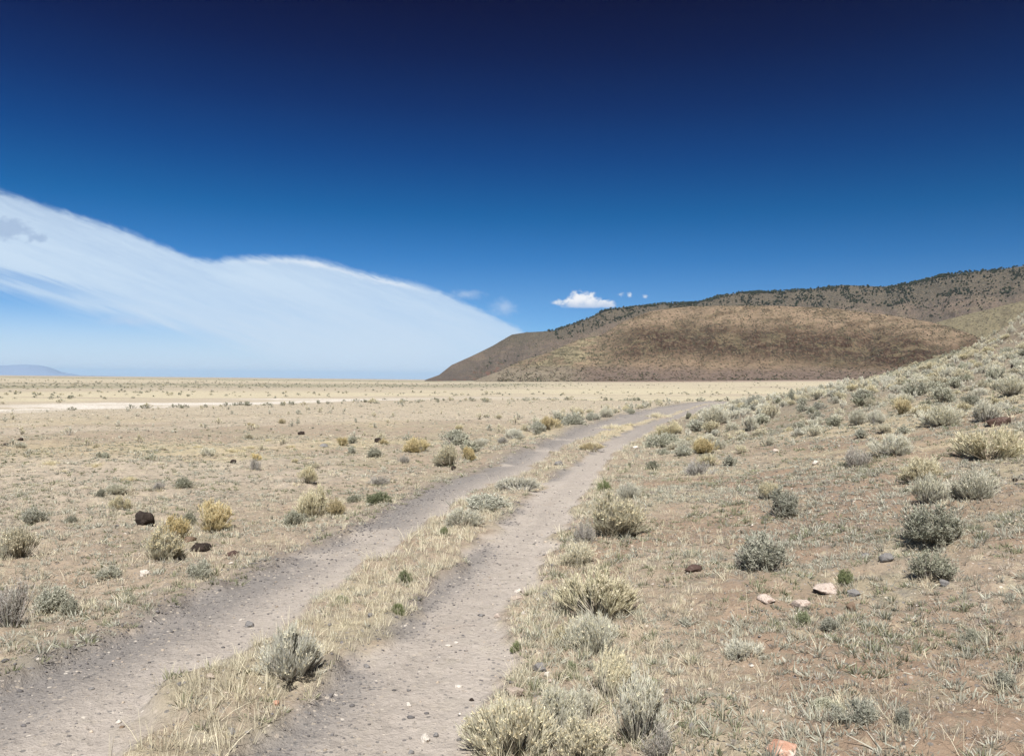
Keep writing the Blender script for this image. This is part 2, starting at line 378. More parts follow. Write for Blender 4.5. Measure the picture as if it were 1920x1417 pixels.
def masks(x, y):
    t = trackmask(x, y)
    med = ss(x-eLR(y), -.1, .1)*ss(eRL(y)-x, -.1, .1)*(y < 75)
    right = ss(x-eRR(y), -.1, .3)
    return t, med, right
def ground_cols(x, y):
    n = len(x)
    r = np.hypot(x, y)
    t, med, right = masks(x, y)
    n1 = fbm(x*.12, y*.12, 51, 5); n2 = fbm(x*.9, y*.9, 61, 5, .6); n3 = fbm(x*.035, y*.06, 71, 4)
    def mixc(c, d, w): return c*(1-w[:, None]) + d[None]*w[:, None]
    c = np.tile(C_soil, (n, 1))
    c = mixc(c, C_olive, ss(n2, .5, .68)*.55)
    c = mixc(c, C_straw, ss(n1, .48, .62)*.45)
    c = mixc(c, C_bare, right*ss(fbm(x*.5, y*.5, 81, 4), .44, .62)*.9)
    c = mixc(c, np.array([.175, .15, .112]), right*ss(y, 12, 26)*(y < 90)*.65)
    # left: lighter pinkish flats
    left = ss(eLL(y)-x, .5, 3)
    c = mixc(c, C_pink, left*ss(fbm(x*.1, y*.22, 91, 4), .48, .62)*.75*ss(r, 6, 16))
    c = mixc(c, C_plain, ss(y, 22, 50)*(1-right*(y < 75))*.85)
    # far plain bands (each one a real strip of ground)
    fl = (1-right*(y < 85)*1.0)
    w = (fbm(x*.012, y*.03, 101, 4)-.5)
    bandn = fbm(x*.03, y*.12, 111, 4)
    az = np.degrees(np.arctan2(x, np.maximum(y, 1e-3)))
    yc = np.interp(az, [-50, -32.5, -22.5, -12, -2.3, 5.3, 20], [60, 78, 96, 115, 139, 165, 190])
    q = y/yc*(1+w*.12)
    pl = ss(q+.25*(bandn-.5), .80, .95)*ss(1.17+.35*(bandn-.5)-q, 0, .14)*(.25+.75*ss(-3-az, 0, 9))*(az < 6)*fl
    c = mixc(c, C_playa, pl*ss(fbm(x*.06, y*.25, 181, 4), .25, .5))
    c = mixc(c, C_yel, ss(q, 1.2, 1.32)*ss(2.1-q, 0, .3)*ss(fbm(x*.02, y*.1, 121, 4), .36, .52)*.9*fl)
    c = mixc(c, C_yel, ss(y, 60, 90)*ss(800-y, 0, 200)*ss(az, -4, 6)*ss(fbm(x*.015, y*.07, 131, 4), .38, .54)*.9*fl)
    c = mixc(c, C_scrub, ss(q, 2.3, 2.7)*ss(4.6-q, 0, .8)*ss(4-az+w*20, 0, 6)*ss(fbm(x*.02, y*.05, 141, 5), .34, .50)*.7)
    c = mixc(c, C_yel*.95, ss(q, 4.6, 5.2)*ss(1100-y, 0, 200)*.45)
    c = mixc(c, C_scrub*1.1, ss(y, 800, 1000)*ss(2200-y, 0, 500)*ss(bandn, .35, .5)*.75*ss(260-x, 0, 200))
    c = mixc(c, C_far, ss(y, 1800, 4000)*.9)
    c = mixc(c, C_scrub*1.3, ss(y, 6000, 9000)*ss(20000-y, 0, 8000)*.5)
    # dark strip and pale trail on the little spur behind the slope
    sp_ = ss(y, 92, 104)*ss(160-y, 0, 12)*ss(x, 44, 50)
    c = mixc(c, C_scrub*.8, sp_*.9)
    # apron of the hill
    c = mixc(c, np.array([.27, .205, .165]), ss(r, 740, 800)*(y < 1400)*ss(x, 40, 160)*.9)
    # gravel: dark shoulder along outer track edge, median edges
    gl = np.exp(-((x-eLL(y)-.10)/(.27+.012*np.clip(y, 0, 60)))**2)*ss(fbm(x*1.3, y*1.3, 151, 3), .25, .45)
    gm = np.exp(-((x-eRL(y)-.05)/.16)**2)*ss(fbm(x*1.1, y*1.1, 161, 3), .42, .58)
    gm2 = ss(y, 14, 30)*t*.62
    gv = np.clip(np.maximum(np.maximum(gl, gm*.9), gm2), 0, 1)*(y < 75)*(y > -30)
    c = mixc(c, C_straw, med*ss(y, 20, 30)*.5)
    rut = .5+.5*np.cos(np.clip((x-(eRL(y)+eRR(y))/2)/np.maximum(eRR(y)-eRL(y), .1)*2*np.pi, -np.pi, np.pi))
    off = np.where(x < (eLR(y)+eRL(y))/2, x-eLL(y), x-eRL(y))
    ct = np.tile(C_track, (n, 1))*(0.84+.16*fbm(x*.8, y*.35, 171, 4)+.18*fbm(off*7, y*.22, 173, 3))[:, None]
    c = c*(1-t[:, None]) + ct*t[:, None]
    c = mixc(c, C_gdark, gv*.75)
    gravel = np.clip(t*.75+gv, 0, 1)
    return c, gravel

def build_ground():
    r1 = np.exp(np.arange(math.log(.9), math.log(220), .0092)); r2 = np.exp(np.arange(math.log(220)+.02, math.log(50000), .02))
    rr = np.concatenate([r1, r2, [50000]])
    aa = np.radians(np.concatenate([np.arange(-42, 42.001, .12), np.arange(46, 318, 4)]))
    nr, na = len(rr), len(aa)
    X = rr[:, None]*np.sin(aa)[None]; Y = rr[:, None]*np.cos(aa)[None]
    x = np.concatenate([[0.], X.ravel()]); y = np.concatenate([[0.], Y.ravel()])
    z = H(x, y)
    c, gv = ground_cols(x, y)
    V = np.stack([x, y, z], 1)
    i, j = np.meshgrid(np.arange(nr-1), np.arange(na), indexing='ij'); j2 = (j+1) % na
    F = np.stack([1+i*na+j, 1+i*na+j2, 1+(i+1)*na+j2, 1+(i+1)*na+j], -1).reshape(-1, 4)[:, ::-1]
    fx = x[F].mean(1); fy = y[F].mean(1)
    tm = trackmask(fx, fy) > .5
    tm &= (fy > -25) & (np.hypot(fx, fy) < 74)
    def sub(name, mask, mat, fan=False):
        f = F[mask]; used, inv = np.unique(f, return_inverse=True); f = inv.reshape(f.shape)
        me = mesh_np(name, V[used], f, c[used], True, {'gravel': gv[used]}, [mat])
        return link(name, me)
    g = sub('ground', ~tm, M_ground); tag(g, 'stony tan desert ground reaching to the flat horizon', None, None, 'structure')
    tr = sub('dirt_track', tm, M_track); tag(tr, 'pair of gravelly wheel ruts curving away to the right', None, None, 'structure')
    # little disc under the camera
    k = np.arange(na); f3 = np.stack([np.zeros(na, int), 1+(k+1) % na, 1+k], 1)
    me = mesh_np('ground', V[:na+1], f3, c[:na+1], True, {'gravel': gv[:na+1]}, [M_ground])
    o = link('ground', me); tag(o, 'patch of bare soil under the viewer', None, None, 'structure')
build_ground()

# ------------------------------------------------------------------ hills
def skyfn(pts):
    q = np.array(sorted([azel(*p) for p in pts])); return lambda a: np.interp(a, q[:, 0], q[:, 1])
HILLS = {}
def hill(name, sky, az0, az1, daz, rb, rc, rback, dr, prof, gamp, seed, colf, label, mat=None, gfreq=1.0):
    az = np.radians(np.arange(az0, az1, daz)); r = np.arange(rb, rback, dr)
    A, RR = np.meshgrid(az, r); ad = np.degrees(A)
    def height(ad, RR):
        A = np.radians(ad)
        x = RR*np.sin(A); y = RR*np.cos(A)
        g = Hbase(x, y)
        rbl = rb + 20; rcl = rc*(1+.04*(fbm(ad*.25, ad*0, seed, 3)-.5))
        t = np.clip((RR-rbl)/(rcl-rbl), 0, 1)
        top = sky(ad)*rcl+CAMZ
        gb = Hbase(rbl*np.sin(A), rbl*np.cos(A))
        amp = np.maximum(top-gb, 0)
        p = np.interp(t, [a for a, _ in prof], [b for _, b in prof])
        back = np.clip((RR-rcl)/(rback-rcl), 0, 1)
        s = rc*math.pi/180   # metres per degree
        wx = ad*s/90*gfreq + .8*fbm(ad*s/150, RR/200, seed+3, 3); 
        rid = 1-np.abs(2*fbm(wx, RR/420, seed+5, 4, .5)-1)
        rough = (fbm(ad*s/26, RR/26, seed+9, 5, .62)-.5)
        env = np.sin(np.pi*np.clip(p, 0, 1))**.8
        lim = np.clip(amp/90, 0, 1)
        z = gb + amp*p - (rid-.55)*gamp*env*lim*(1+0*ad) + rough*9*env*lim
        z = np.where(back > 0, gb + amp*(1-.5*back**1.5), z)
        z = np.where(t <= 0, np.minimum(g, gb)-3, z)
        z = np.where(amp < .5, g-4, z)
        return z, p, amp, rid
    Z, p, amp, rid = height(ad, RR)
    X = RR*np.sin(A); Y = RR*np.cos(A)
    V = np.stack([X.ravel(), Y.ravel(), Z.ravel()], 1)
    nr, na = X.shape
    i, j = np.meshgrid(np.arange(nr-1), np.arange(na-1), indexing='ij')
    F = np.stack([i*na+j, i*na+j+1, (i+1)*na+j+1, (i+1)*na+j], -1).reshape(-1, 4)
    F = F[:, ::-1]
    keep = (amp.ravel()[F] > .5).any(1); F = F[keep]
    c = colf(ad.ravel(), RR.ravel(), p.ravel(), (Z-(-1.6)).ravel(), rid.ravel(), X.ravel(), Y.ravel())
    used, inv = np.unique(F, return_inverse=True)
    me = mesh_np(name, V[used], inv.reshape(F.shape), c[used], True, None, [mat or M_hill])
    o = link(name, me); tag(o, label, None, None, 'structure')
    HILLS[label] = (height, rb, rc)
    return height

def mixc(c, d, w): return c*(1-w[:, None]) + np.array(d)[None]*w[:, None]
sky_back = skyfn([(794,714),(800,711),(823,703),(847,684),(881,669),(900,660),(924,648),(960,627),(988,623),(1039,620),(1067,610),(1099,598),(1135,581),(1187,573),(1240,569),(1307,567),(1359,552),(1407,547),(1455,546),(1544,540),(1580,534),(1656,537),(1700,531),(1759,516),(1819,510),(1879,504),(1920,498),(2100,470),(2300,480)])
sky_front = skyfn([(884,716),(900,709),(936,696),(976,677),(1031,660),(1084,636),(1128,628),(1150,614),(1168,603),(1216,584),(1260,577),(1299,574),(1359,573),(1455,573),(1556,577),(1664,590),(1747,604),(1783,614),(1815,624),(1880,650),(1960,700),(1990,730)])
sky_mid = skyfn([(1700,640),(1740,611),(1760,603),(1800,592),(1843,582),(1880,573),(1920,563),(2000,540),(2200,500)])
def col_back(ad, r, p, h, rid, x, y):
    n = fbm(x*.01, y*.01+h*.05, 201, 5, .6); n2 = fbm(ad*1.2, h*.12, 211, 4)
    c = np.tile(np.array([.285, .215, .165]), (len(ad), 1))
    c = mixc(c, (.19, .15, .125), ss(n, .5, .62)*.7)
    c = mixc(c, (.33, .265, .18), ss(n2, .54, .66)*.6)
    c = mixc(c, (.17, .14, .115), ss(rid, .75, .95)*.55)  # gullies darkened in colour to stand in for relief shade
    c = mixc(c, (.155, .135, .10), ss(p, .62, .86)*.75*ss(h, 60, 110))
    low = ss(5.0-ad, 0, 4)
    c = mixc(c, (.20, .165, .14), low*ss(1-p, .1, .5)*.6)
    c = mixc(c, (.30, .14, .10), low*ss(fbm(ad*3, h*.2, 221, 3), .62, .72)*ss(.5-p, 0, .2)*.6)
    return c*.56
def col_front(ad, r, p, h, rid, x, y):
    dg = h-ad*1.6
    n = fbm(ad*.9, dg*.16, 231, 6, .62); n2 = fbm(ad*2.6, dg*.55, 241, 5, .7); n3 = fbm(ad*.5, h*.03, 251, 4); n4 = fbm(x*.05, y*.05, 255, 5, .7)
    c = np.tile(np.array([.325, .235, .158]), (len(ad), 1))
    c = mixc(c, (.38, .305, .195), ss(n, .46, .62)*.75*ss(p, .45, .9))
    c = mixc(c, (.36, .31, .19), ss(7.5-ad, 0, 2.5)*ss(n, .40, .56)*.8)
    c = mixc(c, (.135, .13, .08), ss(9-ad, 0, 2)*ss(n2, .48, .6)*.75)
    bc = np.interp(ad, [5, 8, 14, 20, 26, 32], [50, 54, 62, 54, 42, 30]); bw = np.interp(ad, [5, 9, 20, 30], [22, 30, 28, 20])
    belt = np.exp(-((h-bc-26*(n3-.5)-10*(n-.5))/bw)**4)*ss(ad, 5.5, 9.0)
    c = mixc(c, (.050, .026, .018), belt*(.62+.38*ss(n2+.4*(n-.5), .36, .50))*.97)
    c = mixc(c, (.25, .20, .12), belt*ss(n4, .56, .62)*.5)
    upper = ss(p, .5, .75)*ss(ad, 6, 9)
    c = mixc(c, (.13, .085, .056), upper*ss(n, .52, .62)*.75)
    c = mixc(c, (.15, .13, .08), ss(n2, .54, .64)*.55)
    c = mixc(c, (.12, .10, .07), ss(rid, .84, .98)*.22)  # relief shade of the gullies painted into the hill colour
    ap = ss(27-h+10*(n3-.5)+8*(n2-.5), 0, 14)
    c = mixc(c, (.225, .168, .138), ap*.92)
    c = mixc(c, (.34, .29, .21), ap*ss(6-ad, 0, 3)*.8)
    return c*.86
def col_mid(ad, r, p, h, rid, x, y):
    n = fbm(ad*2, h*.1, 261, 4)
    c = np.tile(np.array([.385, .33, .205]), (len(ad), 1))
    c = mixc(c, (.24, .20, .13), ss(n, .55, .65)*.5)
    c = mixc(c, (.50, .43, .28), ss(.35-p, 0, .25)*.7)
    return c*.56
pf = [(0, 0), (.12, .03), (.3, .16), (.5, .40), (.7, .66), (.85, .86), (.95, .97), (1, 1)]
pb = [(0, 0), (.1, .04), (.3, .22), (.5, .44), (.7, .66), (.82, .80), (.92, .95), (1, 1)]
h_back = hill('hills', sky_back, -6.6, 38, .05, 1500, 2250, 3000, 9, pb, 34, 300, col_back, 'long grey brown ridge with dark junipers along its top')
h_front = hill('hills', sky_front, -4, 35, .045, 880, 1260, 1700, 4.5, pf, 24, 320, col_front, 'rounded brown hill with a dark rocky belt in front of the ridge', None, 1.2)
h_mid = hill('hills', sky_mid, 24, 42, .06, 1330, 1720, 2000, 8, pf, 14, 340, col_mid, 'pale grassy slope rising at the right below the ridge')

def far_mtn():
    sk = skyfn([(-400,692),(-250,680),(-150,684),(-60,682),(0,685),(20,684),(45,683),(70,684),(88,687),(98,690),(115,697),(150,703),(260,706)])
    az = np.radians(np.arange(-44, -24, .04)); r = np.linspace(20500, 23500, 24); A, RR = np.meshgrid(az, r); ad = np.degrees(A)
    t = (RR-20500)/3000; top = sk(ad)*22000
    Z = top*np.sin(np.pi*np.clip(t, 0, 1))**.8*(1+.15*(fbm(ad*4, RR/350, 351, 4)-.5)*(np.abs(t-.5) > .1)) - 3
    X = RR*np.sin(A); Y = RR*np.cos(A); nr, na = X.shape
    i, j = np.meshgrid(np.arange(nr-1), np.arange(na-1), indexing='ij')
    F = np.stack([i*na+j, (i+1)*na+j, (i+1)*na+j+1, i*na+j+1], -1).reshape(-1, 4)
    me = mesh_np('mountains', np.stack([X, Y, Z], -1).reshape(-1, 3), F, np.tile([.17, .21, .29], (nr*na, 1)), True, None, [M_far])  # pale blue of distance haze put into the mountain colour
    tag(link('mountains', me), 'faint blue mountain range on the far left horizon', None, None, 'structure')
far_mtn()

# ------------------------------------------------------------------ ribbons and plants
def perp(D, g):
    a = g.normal(size=D.shape); a -= D*(a*D).sum(-1, keepdims=True)/np.maximum((D*D).sum(-1, keepdims=True), 1e-12)
    return a/np.maximum(np.linalg.norm(a, axis=-1, keepdims=True), 1e-9)
def ribbons(P, Wd, C, g, C2=None):
    """P (N,K,3) centre lines, Wd (N,K) half widths, C (N,3) colour (C2: tip colour) -> V,F,cols (quads)"""
    N, K, _ = P.shape
    D = P[:, -1]-P[:, 0]; side = perp(D, g)[:, None, :]
    V = np.stack([P-side*Wd[..., None], P+side*Wd[..., None]], 2).reshape(N*K*2, 3)
    base = (np.arange(N)*K*2)[:, None]; k = (np.arange(K-1)*2)[None]
    b0 = base+k
    F = np.stack([b0, b0+1, b0+3, b0+2], -1).reshape(-1, 4)
    tt = np.linspace(0, 1, K)[None, :, None]
    c = C[:, None, :]*(1-tt) + (C2 if C2 is not None else C)[:, None, :]*tt
    c = np.repeat(c[:, :, None, :], 2, 2).reshape(-1, 3)
    return V, F, c
class Bag:
    def __init__(s): s.V = []; s.F = []; s.C = []; s.n = 0; s.MI = []
    def add(s, V, F, C, mi=0):
        s.V.append(V); s.F.append(F+s.n); s.C.append(C); s.n += len(V); s.MI.append(np.full(len(F), mi))
    def mesh(s, name, mats): return mesh_np(name, np.concatenate(s.V), np.concatenate(s.F), np.concatenate(s.C), False, None, mats, np.concatenate(s.MI))
def jit(c, n, g, a=.18):
    c = np.array(c); return np.clip(c[None]*(1+g.normal(size=(n, 1))*a) + g.normal(size=(n, 3))*.01, .01, .9)

def bez(p0, p1, p2, K):
    t = np.linspace(0, 1, K)[None, :, None]
    return p0[:, None]*(1-t)**2 + 2*p1[:, None]*t*(1-t) + p2[:, None]*t*t

PAL = {  # stem, leaf, leaf tip, head
 'rabbit': ((.27, .245, .19), (.46, .43, .31), (.66, .61, .45), (.76, .67, .47)),
 'gold':   ((.27, .23, .15), (.47, .415, .26), (.66, .57, .36), (.74, .60, .35)),
 'sage':   ((.22, .205, .17), (.36, .36, .285), (.54, .53, .43), (.50, .47, .35)),
 'pale':   ((.34, .32, .28), (.52, .505, .415), (.69, .67, .56), (.70, .65, .50)),
 'dark':   ((.17, .15, .12), (.27, .27, .205), (.42, .415, .325), (.42, .38, .27)),
 'dead':   ((.28, .26, .235), (.34, .32, .285), (.50, .47, .42), (.50, .46, .38)),
 'green':  ((.18, .17, .10), (.20, .225, .115), (.33, .36, .20), (.38, .36, .20)),
}
def shrub_parts(kind, seed, lod=0, spread=1.25, hr=.75, heads=True):
    """unit plant: about 1 m wide, hr m tall. returns dict part->Bag"""
    g = np.random.default_rng(seed)
    st, lf, lt, hd = [np.array(c) for c in PAL[kind]]
    ns = (170, 74, 18)[lod]
    fine_ = kind in ('rabbit', 'gold', 'pale')
    # a few main limbs give clumps
    nl = 9; la = g.uniform(0, 2*np.pi, nl); lth = spread*np.sqrt(g.uniform(0, 1, nl))
    which = g.integers(0, nl, ns)
    az = la[which]+g.normal(size=ns)*.42; th = np.abs(lth[which]+g.normal(size=ns)*.22); th = np.minimum(th, spread*1.12)
    lob = 1+.22*np.sin(az+g.uniform(0, 6))+.16*np.sin(az*2+g.uniform(0, 6))+.14*np.sin(az*3+g.uniform(0, 6))
    limbh = g.uniform(.72, 1.06, nl)[which]
    Rx = .5*lob*g.uniform(.78, 1.1, ns); Rz = hr*g.uniform(.82, 1.05, ns)*limbh
    if fine_: Rx = Rx*.86; Rz = Rz*.86
    E = np.stack([np.sin(th)*np.cos(az)*Rx, np.sin(th)*np.sin(az)*Rx, np.cos(th)*Rz+.03], 1)
    B = np.stack([np.cos(az), np.sin(az), 0*az], 1)*g.uniform(0, .07, (ns, 1)); B[:, 2] = -.03
    Cc = B + (E-B)*np.array([.62, .62, .30])
    P = bez(B, Cc, E, 5 if lod == 0 else 3)
    K = P.shape[1]
    w = np.linspace(1, .35, K)[None]*g.uniform(.006, .011, (ns, 1))*(1, 1.5, 2.4)[lod]
    out = {'stems': Bag(), 'foliage': Bag(), 'seed_heads': Bag()}
    out['stems'].add(*ribbons(P, w, jit(st*.45, ns, g), g, jit((st+lf)*.55, ns, g)))
    # twigs
    nt_ = (6, 4, 3)[lod]
    fine_ = kind in ('rabbit', 'gold', 'pale')
    t0 = g.uniform(.62 if fine_ else .5, 1.0, (ns, nt_))*.99; 
    idx = t0*(K-1); i0 = np.clip(np.floor(idx).astype(int), 0, K-2); fr = (idx-i0)[..., None]
    rows = np.arange(ns)[:, None]
    tb = P[rows, i0]*(1-fr)+P[rows, i0+1]*fr
    dirv = (P[:, -1]-P[:, -2]); dirv /= np.linalg.norm(dirv, axis=1, keepdims=True)
    td = dirv[:, None]+g.normal(size=(ns, nt_, 3))*(.26 if fine_ else .42)+np.array([0, 0, .45 if fine_ else .3]); td /= np.linalg.norm(td, axis=-1, keepdims=True)
    L = g.uniform(.08, .17, (ns, nt_, 1))*(1.3 if fine_ else 1)*(1, 1.1, 1.3)[lod]
    te = tb+td*L
    tb = tb.reshape(-1, 3); te = te.reshape(-1, 3); td = td.reshape(-1, 3); N = len(tb)
    Pt = np.stack([tb, te], 1)
    if lod == 0:   # bare dead twigs poking out
        nd = 26; da = g.uniform(0, 6.28, nd); dt_ = g.uniform(.5, 1.5, nd); dl = g.uniform(.45, .66, nd)
        E2 = np.stack([np.sin(dt_)*np.cos(da)*dl, np.sin(dt_)*np.sin(da)*dl, np.cos(dt_)*hr*1.05+.02], 1); B2 = np.tile([0, 0, -.02], (nd, 1))
        P2 = bez(B2, B2+(E2-B2)*np.array([.7, .7, .35])+g.normal(size=(nd, 3))*.03, E2, 5)
        out['stems'].add(*ribbons(P2, np.tile(np.linspace(.006, .002, 5), (nd, 1)), jit((.25, .225, .19), nd, g), g, jit((.40, .36, .30), nd, g)))
    dead = kind == 'dead'
    out['stems'].add(*ribbons(Pt, np.tile([.0042, .0024], (N, 1))*(1, 1.7, 3)[lod], jit(st, N, g), g, jit(lf*1.05, N, g)))
    # leaves: narrow, mostly along the twigs
    nlv = (8, 5, 2)[lod] if not dead else (2, 1, 1)[lod]
    s = g.uniform(.15, 1.05, (N, nlv, 1)); lb = tb[:, None]+(te-tb)[:, None]*s
    fine_ = kind in ('rabbit', 'gold', 'pale')
    ld = td[:, None]*1.0+g.normal(size=(N, nlv, 3))*(.24 if fine_ else .7)+np.array([0, 0, .3]); ld /= np.linalg.norm(ld, axis=-1, keepdims=True)
    ll = g.uniform(.045, .085, (N, nlv, 1))*(1, 1.4, 2.0)[lod]*(1.45 if fine_ else .85)
    lb = lb.reshape(-1, 3); le = lb+(ld*ll).reshape(-1, 3); NL = len(lb)
    wl = (.0042 if fine_ else .0085)*(1, 1.9, 3.8)[lod]
    if dead: wl *= .5
    Pl = np.stack([lb, (lb+le)/2, le], 1) if lod == 0 else np.stack([lb, le], 1)
    Wl = np.tile([wl*.5, wl, wl*.25] if lod == 0 else [wl, wl*.5], (NL, 1))
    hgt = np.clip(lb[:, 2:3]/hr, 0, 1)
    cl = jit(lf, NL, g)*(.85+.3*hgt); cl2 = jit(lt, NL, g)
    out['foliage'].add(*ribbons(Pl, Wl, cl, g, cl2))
    if heads and kind in ('rabbit', 'gold', 'pale'):
        sel = np.where((te[:, 2] > .38*hr) & (g.random(N) < (.8 if kind in ('rabbit', 'gold') else .5)))[0]
        if len(sel) == 0: sel = np.array([0])
        nh = (5, 2, 1)[lod]
        hb = np.repeat(te[sel], nh, 0); hd_ = np.repeat(td[sel], nh, 0)+g.normal(size=(len(sel)*nh, 3))*.5; hd_ /= np.linalg.norm(hd_, axis=-1, keepdims=True)
        hl = g.uniform(.02, .045, (len(hb), 1))*(1, 1.7, 2.6)[lod]
        wh = .006*(1, 2.2, 4)[lod]
        out['seed_heads'].add(*ribbons(np.stack([hb, hb+hd_*hl], 1), np.tile([wh*.6, wh], (len(hb), 1)), jit(hd, len(hb), g), g))
    else: out.pop('seed_heads')
    return out
MESH = {}
def near_meshes(kind, var, hr, spread):
    key = (kind, var, hr)
    if key not in MESH:
        pr = shrub_parts(kind, 1000+var*17+len(kind)*131+int(hr*10), 0, spread, hr)
        MESH[key] = {k: b_.mesh(k, [M_stem if k == 'stems' else (M_head if k == 'seed_heads' else M_leaf)]) for k, b_ in pr.items()}
    return MESH[key]
def far_mesh(kind, var, hr, lod=1):
    key = (kind, var, hr, lod)
    if key not in MESH:
        pr = shrub_parts(kind, 2000+var*19+len(kind)*77+int(hr*10), lod, 1.3, hr); bag = Bag()
        for k, b_ in pr.items():
            mi = {'stems': 0, 'foliage': 1, 'seed_heads': 2}[k]
            for V, F, C in zip(b_.V, b_.F, b_.C): pass
            V = np.concatenate(b_.V); F = np.concatenate(b_.F); C = np.concatenate(b_.C); bag.add(V, F, C, mi)
        MESH[key] = bag.mesh(kind+'_bush', [M_stem, M_leaf, M_head])
    return MESH[key]

NAMES = {'rabbit': ('rabbitbrush', 'shrub'), 'gold': ('rabbitbrush', 'shrub'), 'sage': ('sagebrush', 'shrub'), 'pale': ('sagebrush', 'shrub'),
         'dark': ('sagebrush', 'shrub'), 'dead': ('dry_shrub', 'shrub'), 'green': ('green_herb', 'plant')}
placed = []
def put_shrub(px, py, wpx, hpx, kind, label, group=None, nm=None, lean=(0, 0)):
    x, y, z, d = ground_at(px, py)
    w = wpx/FPX*y*1.0; h = hpx/FPX*y
    y2 = y + w*.25; x2 = x*(y2/y); z2 = float(H(x2, y2))
    hr = .5 if h/w < .66 else .8
    ms = near_meshes(kind, random.randrange(3), hr, 1.30 if hr == .8 else 1.42)
    name, cat = NAMES[kind]
    root = bpy.data.objects.new(nm or name, None); COL.objects.link(root)
    root.empty_display_size = .1
    root.location = (x2, y2, z2-.012); s = w*1.02
    root.rotation_euler = (random.uniform(-.12, .12), random.uniform(-.14, .14), random.uniform(0, 6.28)); root.scale = (s*random.uniform(.92, 1.12), s*random.uniform(.9, 1.08), h/hr*1.04)
    for k, me in ms.items(): link(k, me, root)
    tag(root, label, cat, group)
    placed.append((x2, y2, w))
    return root

